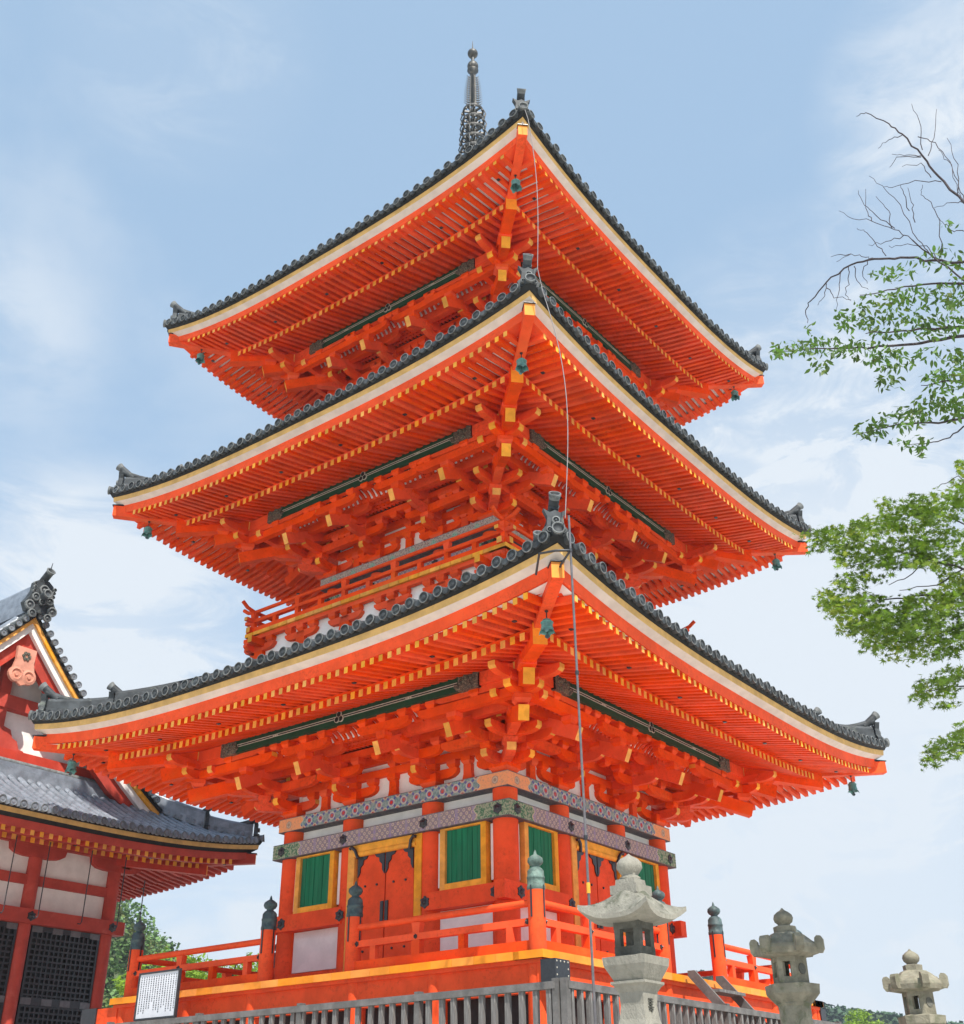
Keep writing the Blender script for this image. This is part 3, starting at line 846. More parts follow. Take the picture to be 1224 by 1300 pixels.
for k in range(4):
    for c in (-4.5, -2.72, -1.13, 1.13, 2.72):
        p = Matrix.Rotation(k * math.pi / 2, 3, 'Z') @ Vector((c, -4.5, 0)); link('post', pm, dk, (p.x, p.y, 0))
mb = MB()
mb.box(4.58, 4.86, -4.66, -4.36, DZ - .44, DZ - .14, 'vermilion'); mb.box(4.66, 4.90, -4.69, -4.34, DZ - .45, DZ - .128, 'black_metal')
for a in range(4):
    for b in range(4):
        if a in (0, 3) or b in (0, 3):
            mb.lathe((4.90, -4.65 + .27 * a / 3, DZ - .42 + .26 * b / 3), [(.014, 0), (0, .012)], 6, 'pale_line', False, axis=(1, 0, 0))
o = mb.build('beam_cap', dk)
p4 = dup(o, dk, (0, 0, 0), math.pi / 2)
mb = MB(); mb.box(-5.45, -4.58, -4.66, -4.36, DZ - .44, DZ - .14, 'vermilion'); mb.box(-5.58, -5.15, -4.69, -4.34, DZ - .455, DZ - .125, 'black_metal')
mb.build('beam_cap', dk)
# newel posts with onion finials
NV = 4.48
mb = MB(); mb.tube([(0, 0, DZ), (0, 0, DZ + .86)], .125, 16, 'vermilion')
mb.box(-.012, .012, -.135, -.11, DZ + .45, DZ + .88, 'black_metal'); mb.box(-.012, .012, .11, .135, DZ + .45, DZ + .88, 'black_metal')
mb.box(.11, .135, -.012, .012, DZ + .45, DZ + .88, 'black_metal'); mb.box(-.135, -.11, -.012, .012, DZ + .45, DZ + .88, 'black_metal')
nm = mb.mesh('newel_post')
mb = MB(); giboshi(mb, 0, 0, DZ + .84, .125, 'verdigris_dark'); fm = mb.mesh('finial')
mb = MB(); giboshi(mb, 0, 0, DZ + .84, .125, 'verdigris'); fm2 = mb.mesh('finial')
for k in range(4):
    for c in (-NV, -.98, .98):
        p = Matrix.Rotation(k * math.pi / 2, 3, 'Z') @ Vector((c, -NV, 0))
        q = link('newel_post', nm, pag, (p.x, p.y, -GZ)); link('finial', fm2 if (k == 1 and c == -NV) else fm, q)
# railings
for sg in (-1, 1):
    mb = MB(); x0, x1 = sorted((sg * 1.08, sg * 4.38))
    mb.tube([(x0, -NV, DZ + .66), (x1, -NV, DZ + .66)], .052, 12, 'vermilion')
    mb.box(x0, x1, -NV - .05, -NV + .05, DZ + .36, DZ + .455, 'vermilion'); mb.box(x0, x1, -NV - .065, -NV + .065, DZ + .03, DZ + .16, 'vermilion')
    n = 3
    for i in range(n + 1):
        x = x0 + .35 + (x1 - x0 - .7) * i / n
        mb.box(x - .055, x + .055, -NV - .05, -NV + .05, DZ + .16, DZ + .36, 'vermilion')
        if i in (1,):
            mb.box(x - .08, x + .08, -NV - .056, -NV + .056, DZ + .16, DZ + .355, 'vermilion')
            mb.frustum((x, -NV), .06, .05, .085, .055, DZ + .455, DZ + .61, 'vermilion')
            nail_cover(mb, x, -NV - .05, DZ + .41, .03)
    for x in (x0 + .02, x1 - .03): nail_cover(mb, x, -NV - .05, DZ + .41, .035)
    o = mb.build('railing', pag, BASE); four(o, pag)

# ---- upper balconies (second and third storey)
def balcony(i, HB, zfloor, below):
    S = ST[i]; L = ploc(*S['d']); hc = S['hc']
    mb = MB()
    mb.box(-HB + .06, HB - .06, -HB + .06, HB - .06, zfloor - .074, zfloor - .02, 'vermilion')
    for k in range(4):
        mb.T = Matrix.Rotation(k * math.pi / 2, 4, 'Z')
        n = int(2 * HB / .25)
        for j in range(n):
            s0 = -HB + 2 * HB * j / n; s1 = s0 + 2 * HB / n - .012
            mb.box(s0, s1, -HB, -HB + .4, zfloor - .078, zfloor, 'ochre')
        mb.box(-HB + .08, HB - .08, -HB + .06, -HB + .16, zfloor - .165, zfloor - .08, 'vermilion')
        mb.box(-HB - .25, HB + .25, -HB + .40, -HB + .52, zfloor - .36, zfloor - .22, 'vermilion', 'ochre')
        mb.box(-HB + .2, HB - .2, -HB + .20, -HB + .26, below, zfloor - .12, 'plaster')
        n = 6
        for j in range(n):
            x = (-HB + .35) + (2 * HB - .7) * j / (n - 1)
            mb.prism([(-.16, 0), (.16, 0), (.13, .12), (.10, .34), (-.10, .34), (-.13, .12)], (x, -HB + .15, zfloor - .64), (1, 0, 0), (0, 0, 1), (0, .10, 0), 'vermilion')
            for q in (-.33, 0, .33): masu(mb, x + q, -HB + .16, zfloor - .285, .19, .12)
            mb.prism([(-.45, .09), (-.38, .02), (-.26, 0), (.26, 0), (.38, .02), (.45, .09), (.45, .14), (-.45, .14)], (x, -HB + .155, zfloor - .43), (1, 0, 0), (0, 0, 1), (0, .11, 0), 'vermilion')
    mb.T = None
    b = mb.build('balcony', pag, L)
    mb = MB(); y = -HB + .12; E = HB - .12
    def rail(z, w, h, ext, up):
        pts = [(-E - ext, y, z + up), (-E - ext * .5, y, z + up * .35), (-E, y, z), (E, y, z), (E + ext * .5, y, z + up * .35), (E + ext, y, z + up)]
        for a, c in zip(pts[:-1], pts[1:]): mb.beam(a, c, w, h, 'vermilion', 'ochre' if c is pts[-1] else None, end0='ochre' if a is pts[0] else None)
    rail(zfloor + .07, .11, .12, .16, 0); rail(zfloor + .30, .09, .075, .24, 0)
    pts = [(-E - .36, y, zfloor + .66), (-E - .22, y, zfloor + .565), (-E, y, zfloor + .52), (E, y, zfloor + .52), (E + .22, y, zfloor + .565), (E + .36, y, zfloor + .66)]
    mb.tube(pts, .042, 10, 'vermilion')
    n = int(2 * E / .62)
    for j in range(n + 1):
        x = -E + 2 * E * j / n
        mb.box(x - .05, x + .05, y - .045, y + .045, zfloor + .12, zfloor + .27, 'vermilion')
        if j % 2 == 0: mb.frustum((x, y), .055, .045, .075, .05, zfloor + .335, zfloor + .485, 'vermilion')
    o = mb.build('railing', b); four(o, b)
    # storey wall above the balcony
    zd = S['zd']; e2 = hc + .2
    mb = MB(); mb.box(-hc, hc, -hc, hc, zfloor - .05, zd - .25, 'vermilion')
    for k in range(4):
        mb.T = Matrix.Rotation(k * math.pi / 2, 4, 'Z')
        mb.box(-hc + .2, hc - .2, -hc - .02, -hc + .05, zd - .44, zd - .27, 'plaster')
        for c in S['cols']: mb.tube([(c, -hc, zfloor), (c, -hc, zd - .26)], .17, 14, 'vermilion')
    mb.T = None
    mb.build('wall', pag, L)
    pattern_mat('tie_speckle_%d' % i, 'lattice', e2, zd - .57, .25, .5)
    mb = MB()
    mb.box(-e2, e2, -e2, -e2 + .22, zd - .70, zd - .45, 'tie_speckle_%d' % i)
    for c in S['cols']: nail_cover(mb, c, -e2, zd - .575, .075)
    o = mb.build('tie_beam', pag, L); four(o, pag)


balcony(1, 3.44, 12.12, 11.0)
balcony(2, 3.02, 16.95, 16.1)

# ---- spire
AP = Z1[2][0](0, .35)
mb = MB()
mb.box(-.55, .55, -.55, .55, AP - .1, AP + .55, 'spire_bronze'); mb.lathe((0, 0, AP + .55), [(.5, 0), (.46, .2), (.3, .38), (.12, .45)], 20, 'spire_bronze')
mb.lathe((0, 0, AP + .98), [(.12, 0), (.34, .1), (.42, .25), (.40, .27), (.1, .15), (.08, .4)], 16, 'spire_bronze')
mb.tube([(0, 0, AP + .9), (0, 0, 31.0)], [.085, .05], 10, 'spire_bronze')
mb.tube([(0, 0, 31.05), (0, 0, 31.55)], [.03, .006], 8, 'spire_bronze')
sp = mb.build('spire', pag, BASE)
for i in range(9):
    z = 28.52 - .405 * i; r = .30 + .020 * i
    mb = MB()
    mb.lathe((0, 0, z), [(r, -.045), (r + .012, 0), (r, .045), (r - .035, .045), (r - .05, 0), (r - .035, -.045), (r, -.045)], 24, 'spire_bronze', False, cap=False)
    mb.lathe((0, 0, z), [(.085, -.10), (.11, -.05), (.115, 0), (.11, .05), (.085, .10)], 14, 'spire_bronze')
    for k in range(8):
        t = k * math.pi / 4
        mb.beam((.1 * math.cos(t), .1 * math.sin(t), z), ((r - .03) * math.cos(t), (r - .03) * math.sin(t), z), .045, .06, 'spire_bronze')
        x, y = (r + .02) * math.cos(t), (r + .02) * math.sin(t)
        mb.lathe((x, y, z - .15), [(.03, 0), (.028, .05), (.015, .08), (.006, .12)], 7, 'spire_bronze')
    for k in range(4):
        t = k * math.pi / 2 + .4
        mb.tube([((r + .03) * math.cos(t), (r + .03) * math.sin(t), z - .36), ((r + .07) * math.cos(t), (r + .07) * math.sin(t), z - .18), ((r + .01) * math.cos(t), (r + .01) * math.sin(t), z)], .018, 5, 'spire_bronze')
    mb.build('ring', sp)
mb = MB(); prof = lambda r: [(max(r * math.sin(math.pi * q / 12), .001), -r * math.cos(math.pi * q / 12)) for q in range(13)]
mb.lathe((0, 0, 31.0), prof(.155), 18, 'spire_bronze'); mb.build('orb', sp)
mb = MB(); mb.lathe((0, 0, 30.44), [(a, b * 1.15) for a, b in prof(.165)], 18, 'spire_bronze'); mb.lathe((0, 0, 30.2), [(.05, -.1), (.17, .06), (.16, .08), (.04, .0)], 12, 'spire_bronze'); mb.build('orb', sp)
for k in range(4):      # openwork flame plates
    mb = MB(); mb.T = Matrix.Rotation(k * math.pi / 2 + .75, 4, 'Z')
    mb.beam((.07, 0, 28.85), (.05, 0, 30.1), .02, .05, 'spire_bronze', up=(1, 0, 0))
    for q in range(13):
        z = 28.85 + q * .095; l = .27 - .09 * (q / 12) ** 2
        mb.tube([(.05, 0, z), (l * .6, 0, z - .03), (l, 0, z + .06)], [.022, .02, .006], 5, 'spire_bronze')
        mb.tube([(.05, 0, z + .04), (l * .45, 0, z + .06), (l * .3, 0, z + .10)], .018, 5, 'spire_bronze')
    mb.tube([(.15, 0, 28.85), (.17, 0, 29.4), (.12, 0, 30.0)], .012, 5, 'spire_bronze')
    mb.build('flame_plate', sp)

# ---- wind bells (each hangs on its own hook)
def bell_mesh():
    mb = MB()
    mb.tube([(0, 0, 0), (0, 0, -.22)], .012, 6, 'black_metal'); mb.lathe((0, 0, -.06), [(.03, -.01), (.035, .0), (.03, .012)], 8, 'black_metal')
    n = 32; prof_ = [(.03, -.20), (.072, -.215), (.094, -.25), (.102, -.32), (.108, -.40), (.122, -.445), (.138, -.475)]
    vs = []
    for i, (r, z) in enumerate(prof_):
        for k in range(n):
            t = 2 * math.pi * k / n
            lobe = max(0, math.cos(4 * t)); f = max(0, i - 4) / 2
            rr = r * (1 + .07 * f * lobe); zz = z - .022 * f * lobe + .035 * f * (1 - lobe)
            vs.append((rr * math.cos(t), rr * math.sin(t), zz))
    fs = [(i * n + k, (i + 1) * n + k, (i + 1) * n + (k + 1) % n, i * n + (k + 1) % n) for i in range(len(prof_) - 1) for k in range(n)]
    mb.add(vs, fs, 'bell_green', True); mb.add(vs[:n], [tuple(range(n))], 'bell_green')
    for z in (-.27, -.385): mb.lathe((0, 0, z), [(.10, -.008), (.1135, -.006), (.1135, .006), (.10, .008)], 24, 'bell_green', cap=False)
    return mb.mesh('wind_bell')
def clapper_mesh():
    mb = MB(); mb.tube([(0, 0, -.25), (0, 0, -.50)], .008, 5, 'black_metal')
    mb.prism([(0, -.47), (.035, -.49), (.045, -.53), (.0, -.56), (-.045, -.53), (-.035, -.49)], (0, 0, 0), (1, 0, 0), (0, 0, 1), (0, .012, 0), 'verdigris_dark')
    return mb.mesh('clapper')
bm_, cm_ = bell_mesh(), clapper_mesh()
names = ['lowest', 'middle', 'topmost']
for i, S in enumerate(ST):
    for (cx, cy, where) in ((1, -1, 'near'), (-1, -1, 'left'), (1, 1, 'right')):
        t = S['R'] - (.70 if where == 'near' else .60)
        zz = Z1[i][1](t, t)
        # underside of the flying hip rafter at this place
        zr = S['zc'] - .21 + S['dz']; zbb = Z1[i][1](S['ba'], S['ba']) - .02
        f = ((S['R'] - .20) - t) / ((S['R'] - .20) - (S['ba'] - .3)); zh = (zr - .27) * (1 - f) + zbb * f
        b = link('wind_bell', bm_, None, (cx * t + S['d'][0], cy * t + S['d'][1], zh + .01), .5 + .3 * i); b.scale = (.82, .82, .85)
        tag(b, 'green bronze wind bell under the %s corner of the %s pagoda roof' % (where, names[i]), 'bell', 'wind bells under the pagoda roof corners')
        link('clapper', cm_, b)

# ---- lightning cable and conduit
mb = MB()
def catenary(a, b, sag_, n=14):
    a = Vector(a); b = Vector(b)
    return [a.lerp(b, q / n) - Vector((0, 0, sag_ * 4 * (q / n) * (1 - q / n))) for q in range(n + 1)]
t3 = ST[2]['R'] + .05; t2 = ST[1]['R'] + .12; t1 = ST[0]['R'] + .10
A = (t3, -t3, ST[2]['zc'] + .30); A2 = (t3 + .12, -t3 - .02, ST[2]['zc'] - .25)
B = (t2 + .04, -t2 - .02, ST[1]['zc'] + .30); B2 = (t2 + .10, -t2 + .02, ST[1]['zc'] - .2)
Cc = (t1 + .10, -t1 + .02, ST[0]['zc'] + .30)
def drop(a, b, bx, by):
    a = Vector(a); b = Vector(b); pts = []
    for q in range(15):
        f = q / 14; p = a.lerp(b, f); k = math.sin(math.pi * f) * (1 - .35 * f)
        pts.append(p + Vector((bx, by, 0)) * k)
    return pts
mb.tube([A, A2] + drop(A2, B, .05, .10)[1:], .007, 6, 'cable_pale')
mb.tube([B, B2] + drop(B2, Cc, .16, .20)[1:], .007, 6, 'cable_pale')
cb = tag(mb.build('lightning_cable'), 'thin pale lightning cable hanging slack down the near corner of the pagoda roofs', 'cable')
mb = MB(); px_, py_ = t1 + .16, -t1 + .02
mb.tube([(px_, py_, GZ), (px_, py_, ST[0]['zc'] + .32)], .016, 8, 'conduit')
mb.tube([(px_, py_, 5.28), (px_, py_, 5.40)], .024, 8, 'ochre')
for z in (5.9, 8.0, ST[0]['zc'] - .25): mb.tube([(px_, py_, z), (px_, py_, z + .05)], .026, 8, 'black_metal')
cq = mb.build('conduit_pole'); tag(cq, 'thin straight grey conduit pole standing in front of the near corner of the pagoda', 'conduit')
mb = MB(); z = ST[0]['zc'] - .22
mb.tube([(px_, py_, z), (px_ - .25, py_ + .12, z - .10), (px_ - .55, py_ + .4, z - .22)], .018, 6, 'black_metal')
mb.tube([(px_, py_, z), (px_ - .1, py_ - .22, z - .06), (px_ - .35, py_ - .25, z - .04), (px_ - .62, py_ + .05, z - .16)], .018, 6, 'black_metal')
mb.build('bracket', cq)

# ---- wooden steps to the veranda opening on the right side
st = thing('wooden_steps', 'plain grey plank steps leaning on the right edge of the veranda', 'steps', (4.9, 0, GZ))
for y in (-.78, .18):
    mb = MB(); mb.prism([(-.10, 2.06), (.02, 2.06), (1.86, 0.0), (1.70, 0.0), (-.10, 1.98)], (0, y, 0), (1, 0, 0), (0, 0, 1), (0, .05, 0), 'grey_wood_rail'); mb.build('stringer', st)
for k in range(6):
    f = (k + .6) / 6.5; x = .12 + 1.62 * f; z = 1.92 - 1.92 * f
    mb = MB(); mb.box(x - .13, x + .13, -.752, .152, z - .02, z + .025, 'grey_wood'); mb.build('tread', st)

# ================================================================== FENCE
FH = 5.62; FT = 4.46
def fence(name, label, a, b, n):
    root = thing(name, label, 'fence', (a[0], a[1], GZ), 0, 'grey picket fences round the pagoda')
    a = Vector((a[0], a[1], 0)); b = Vector((b[0], b[1], 0)); d = (b - a); off = -a
    rn = random.Random(4)
    mb = MB()
    p0, p1 = Vector((0, 0, 0)), d
    mb.beam((0, 0, FT - GZ - .045), tuple(d + Vector((0, 0, FT - GZ - .045))), .11, .085, 'grey_wood_rail'); mb.build('rail', root)
    mb = MB(); mb.beam((0, 0, .18), tuple(d + Vector((0, 0, .18))), .07, .09, 'grey_wood_rail'); mb.build('rail', root)
    mb = MB(); mb.box(-.036, .036, -.026, .026, .02, FT - GZ - .088, 'grey_wood'); pm = mb.mesh('picket')
    for i in range(n):
        p = d * ((i + .5) / n)
        q = link('picket', pm, root, (p.x, p.y, 0), rn.uniform(-.06, .06)); q.rotation_euler[0] = rn.uniform(-.012, .012); q.rotation_euler[1] = rn.uniform(-.012, .012)
    mb = MB(); mb.box(-.045, .045, -.045, .045, 0, FT - GZ + .03, 'grey_wood_rail'); pm = mb.mesh('post')
    k = max(1, round(d.length / 2.4))
    for i in range(k + 1):
        p = d * (i / k); link('post', pm, root, (p.x, p.y, 0))
    return root
fence('picket_fence', 'weathered grey picket fence along the left side of the pagoda', (-5.6, -FH), (FH - .08, -FH), 52)
fence('picket_fence', 'pale sunlit grey picket fence along the right side of the pagoda', (FH + .03, -FH + .02), (FH + .03, 3.0), 41)

# ================================================================== NOTICE BOARD
nb = thing('notice_board', 'white notice board with black frame and columns of small vertical writing', 'sign', (-2.64, -5.30, GZ))
mb = MB()
for (x0, x1, z0, z1) in ((-.53, .53, 2.22, 2.25), (-.53, .53, 1.51, 1.54), (-.53, -.50, 1.54, 2.22), (.50, .53, 1.54, 2.22)): mb.box(x0, x1, -.03, .02, z0, z1, 'black_metal')
mb.build('frame', nb)
mb = MB(); mb.box(-.50, .50, -.015, .01, 1.54, 2.22, 'sign_white'); pn = mb.build('panel', nb)
mb = MB(); rn = random.Random(11)
for c in range(15):
    x = .45 - c * .064; z = 2.18; zend = 1.60 + (.12 if c in (4, 9) else 0) + rn.uniform(0, .1)
    while z > zend:
        hgt = rn.uniform(.018, .026)
        for q in range(3):
            zz = z - hgt * (q + .2) / 3; wq = rn.uniform(.009, .017); mb.box(x - wq, x + wq, -.0175, -.016, zz - .0035, zz, 'ink')
        mb.box(x - .0015, x + .0025, -.0178, -.0162, z - hgt, z, 'ink')
        z -= .034
mb.build('writing', pn)
for x in (-.4, .4):
    mb = MB(); mb.box(x - .03, x + .03, .02, .07, 0, 2.1, 'grey_wood_rail'); mb.build('leg', nb)

# ================================================================== HALL ON THE LEFT
HX, HY = -16.03, -4.03            # centre of the hall
hall = thing('temple_hall', 'faded red temple hall with white panels, black lattice shutters and a grey gabled roof', 'temple hall', (HX, HY, GZ))
HL = (0, 0, -GZ)
HRISE = lambda u: .42 * u + .055 * u * u
HR = 6.63
roofh, zth, zbh, zfh, evh = make_roof(hall, HL, HR, 9.60, .40, 4.17, 6.43, 5.70, 4.45, HRISE, 'hall_red', 'hall_tile', rstep=.24, tstep=.262, with_purlin=False,
                                      raf=(.10, .13), slope_b=.26, dz_r=.02, white_band='eave_dark', ridge=True)
# upper gabled part: slopes to -y and +y, gable faces +x (hall local)
GXE = 5.0        # gable overhang plane (local x)
def zup(v):       # height of the upper slopes at |y|=v
    return zth(0, v)
mb = MB(); vmax = 4.65; n = 14
for sg in (-1, 1):
    vs = []
    for i in range(n + 1):
        v = vmax * i / n
        for x in (-GXE, GXE): vs.append((x, sg * v, zup(v) + .02))
    mb.add(vs, [(2 * i, 2 * i + 1, 2 * i + 3, 2 * i + 2) for i in range(n)], 'hall_tile')
    # round tile rows running down the slope
    nx = int(2 * GXE / .262)
    for q in range(nx + 1):
        x = -GXE + .08 + q * .262
        if x > GXE - .02: break
        path = [(x, sg * vmax * i / 10, zup(vmax * i / 10) + .045) for i in range(11)]
        mb.tube(path, .075, 6, 'hall_tile')
mb.build('upper_roof', hall, HL)
# verge: discs along the gable edge, ochre + white barge boards, gable wall
mb = MB()
for sg in (-1, 1):
    d = 0.0; v = .12
    while v < 4.5:
        z = zup(v) + .06
        mb.lathe((GXE + .02, sg * v, z), [(.085, -.35), (.09, .06, 'tile_light'), (.07, .06, 'tile_light'), (.065, .045, 'hall_tile'), (.03, .045, 'hall_tile'), (0, .055, 'tile_light')], 12, 'hall_tile', False, axis=(1, 0, 0))
        sl = .42 + .11 * (HR - v); v += .25 / math.sqrt(1 + sl * sl)
    nseg = 12
    for (x0, x1, d0, d1, mt) in ((GXE - .3, GXE + .02, -.02, -.12, 'eave_dark'), (GXE - .25, GXE - .02, -.12, -.26, 'ochre'), (GXE - .28, GXE - .10, -.26, -.50, 'plaster'), (GXE - .40, GXE - .22, -.48, -.95, 'hall_red')):
        for i in range(nseg):
            va, vb = 4.55 * i / nseg, 4.55 * (i + 1) / nseg; pp = []
            for v in (va, vb):
                z = zup(v); sc_ = 1.0
                if mt == 'hall_red' and v > 3.2: sc_ = max(.55, 1 - (v - 3.2) * .5)
                pp += [(x0, sg * v, z + d1 * sc_), (x1, sg * v, z + d1 * sc_), (x1, sg * v, z + d0), (x0, sg * v, z + d0)]
            mb.hexa(pp, mt)
mb.build('barge_board', hall, HL)
mb = MB(); GW = 4.0
prof_ = [(sg * v, zup(v) - .3) for sg, v in [(-1, 4.55 * (1 - i / 10)) for i in range(10)] + [(1, 4.55 * i / 10) for i in range(11)]]
zfoot = zth(0, GXE - .3) - .1
mb.prism(prof_ + [(4.55, zfoot - .6), (-4.55, zfoot - .6)], (GW, 0, 0), (0, 1, 0), (0, 0, 1), (.10, 0, 0), 'plaster')
zt0 = zup(0)
mb.box(GW + .04, GW + .26, -.14, .14, zfoot, zt0 - .6, 'hall_red')
for z, hw in ((zfoot + .62, 3.7), (zfoot + 1.95, 2.3)):
    mb.box(GW + .05, GW + .30, -hw, hw, z, z + .34, 'hall_red')
mb.box(GW + .05, GW + .34, -3.8, 3.8, zfoot - .1, zfoot + .18, 'hall_red')
for sg in (-1, 1):
    mb.prism([(0, 0), (.75, 0), (.62, .10), (.5, .12), (.42, .30), (.28, .36), (.2, .55), (0, .6)], (GW + .18, sg * .14, zfoot + .9), (0, sg, 0), (0, 0, 1), (.16, 0, 0), 'hall_red')
    for yy in (1.15, 2.3):
        mb.prism([(-.35, 0), (.35, 0), (.30, .12), (.14, .18), (.12, .34), (-.12, .34), (-.14, .18), (-.30, .12)], (GW + .15, sg * yy, zfoot + .2), (0, 1, 0), (0, 0, 1), (.14, 0, 0), 'hall_red')
mb.build('gable', hall, HL)
mb = MB()      # hanging gable pendant with curled fins
zg = zt0 - 1.25
mb.prism([(-.26, .30), (.26, .30), (.24, -.05), (.30, -.30), (-.30, -.30), (-.24, -.05)], (GXE - .12, 0, zg), (0, 1, 0), (0, 0, 1), (.09, 0, 0), 'pink_wood')
for sg in (-1, 1):
    mb.lathe((GXE - .17, sg * .17, zg - .42), [(.20, 0), (.20, .09), (.13, .11), (.11, .08), (.06, .08), (.05, .11), (0, .11)], 16, 'pink_wood', False, axis=(1, 0, 0))
mb.prism([(-.2, -.40), (.2, -.40), (.12, -.62), (0, -.68), (-.12, -.62)], (GXE - .12, 0, zg), (0, 1, 0), (0, 0, 1), (.08, 0, 0), 'pink_wood')
for k in range(6):
    t = k * math.pi / 3; mb.lathe((GXE - .08, .08 * math.cos(t), zg + .08 + .08 * math.sin(t)), [(.05, 0), (.04, .03), (0, .035)], 8, 'bronze_dark', False, axis=(1, 0, 0))
mb.build('pendant', hall, HL)
mb = MB()      # main ridge and its ornament
for (w_, z0, z1) in ((.42, 0, .30), (.36, .30, .55), (.30, .55, .72)): mb.box(-GXE, GXE - .12, -w_ / 2, w_ / 2, zt0 + z0, zt0 + z1, 'hall_tile')
mb.tube([(-GXE, 0, zt0 + .76), (GXE - .1, 0, zt0 + .76)], .10, 8, 'hall_tile')
wd, h = .42, .78
poly = [(-wd * .8, -.15), (-wd * 1.05, .05), (-wd * .8, h * .3), (-wd * .62, h * .55), (-wd * .6, h * .85), (-wd * .25, h * .98), (wd * .25, h * .98), (wd * .6, h * .85), (wd * .62, h * .55), (wd * .8, h * .3), (wd * 1.05, .05), (wd * .8, -.15)]
mb.prism(poly, (GXE + .02, 0, zt0 + .1), (0, 1, 0), (0, 0, 1), (.22, 0, 0), 'tile')
for (a, b, r) in ((0, h * .62, .14), (-.2, h * .3, .11), (.2, h * .3, .11), (0, h * .2, .1), (-.32, -.02, .13), (.32, -.02, .13), (-.22, -.22, .11), (.22, -.22, .11), (-.27, h * .62, .05), (.27, h * .62, .05), (-.28, h * .75, .05), (.28, h * .75, .05), (-.27, h * .48, .05), (.27, h * .48, .05)):
    mb.lathe((GXE + .12, a, zt0 + .1 + b), [(r, 0), (r, .06, 'tile_light'), (r * .72, .07, 'tile_light'), (r * .6, .04), (r * .3, .04), (0, .08, 'tile_light')], 12, 'tile', False, axis=(1, 0, 0))
ax = Vector((.82, 0, .57)).normalized(); a0 = Vector((GXE - .1, 0, zt0 + .1 + h * .9))
mb.lathe(a0, [(.10, 0), (.10, .42), (.125, .50, 'tile_light'), (.09, .50, 'tile_light'), (.08, .46), (0, .47)], 14, 'tile', True, axis=ax)
mb.tube([a0 + ax * .42, a0 + ax * .5 + Vector((0, 0, .22))], [.02, .008], 5, 'tile')
mb.lathe(Vector((GXE - .05, 0, zt0 + .1 + h * .35)), [(.10, 0), (.10, .38), (.125, .44, 'tile_light'), (.09, .44, 'tile_light'), (.08, .40), (0, .41)], 14, 'tile', True, axis=(1, 0, .12))
for sg in (-1, 1):      # descending verge ridge
    pts = [(GXE - .32, sg * (.3 + 3.6 * i / 10), zup(.3 + 3.6 * i / 10) + .12) for i in range(11)]
    mb.tube(pts, .11, 8, 'hall_tile'); mb.tube([(x - .0, y, z - .06) for x, y, z in pts], .15, 6, 'hall_tile')
mb.build('main_ridge', hall, HL)
mb = MB()      # flashing ridge at the foot of the gable
zf0 = zth(0, 4.45)
for (w_, z0, z1) in ((.30, -.1, .18), (.24, .18, .32)): mb.box(4.43 - w_ / 2, 4.43 + w_ / 2, -4.5, 4.5, zf0 + z0, zf0 + z1, 'hall_tile')
mb.tube([(4.43, -4.5, zf0 + .36), (4.43, 4.5, zf0 + .36)], .075, 8, 'tile_light')
mb.build('foot_ridge', hall, HL)
# walls
CX0 = 4.03; cols = (4.07, 1.77, -.53, -2.83)
ZT = 9.02
mb = MB()
mb.box(-CX0, CX0 - .02, -4.05, 4.07, 4.2, ZT + .55, 'plaster')
mb.build('wall', hall, HL)
for k, c in enumerate(cols):
    mb = MB(); mb.tube([(CX0, c, 4.0), (CX0, c, ZT - .18)], .175, 16, 'hall_red')
    mb.build('column', hall, HL)
    mb = MB()
    mb.prism([(-.78, .28), (-.74, .12), (-.58, .03), (-.35, 0), (.35, 0), (.58, .03), (.74, .12), (.78, .28)], (CX0, c, ZT - .18), (0, 1, 0), (0, 0, 1), (.24, 0, 0), 'hall_red')
    mb.build('boat_bracket', hall, HL)
mb = MB(); mb.tube([(-1.0, 4.07, 4.0), (-1.0, 4.07, ZT)], .175, 16, 'hall_red'); mb.build('column', hall, HL)
mb = MB(); mb.box(CX0 - .13, CX0 + .13, -4.3, 4.40, ZT + .10, ZT + .38, 'hall_red'); mb.box(-3.9, CX0 - .13, 3.95, 4.19, ZT + .10, ZT + .38, 'hall_red')
mb.box(CX0 - .12, CX0 + .12, 4.21, 4.47, ZT - .06, ZT + .33, 'ochre'); mb.build('top_beam', hall, HL)
mb = MB(); mb.box(CX0 - .05, CX0 + .07, -4.05, 4.05, 8.20, 8.43, 'hall_red'); mb.build('middle_beam', hall, HL)
mb = MB(); mb.box(CX0 - .05, CX0 + .27, -4.3, 4.43, 7.30, 7.62, 'hall_red'); mb.box(-3.6, CX0, 3.95, 4.31, 7.302, 7.618, 'hall_red')
mb.box(CX0 + .02, CX0 + .24, 4.435, 4.47, 7.33, 7.59, 'plaster')
for c in cols: nail_cover(mb, CX0 + .27, c, 7.46, .10, (1, 0, 0))
mb.build('tie_beam', hall, HL)
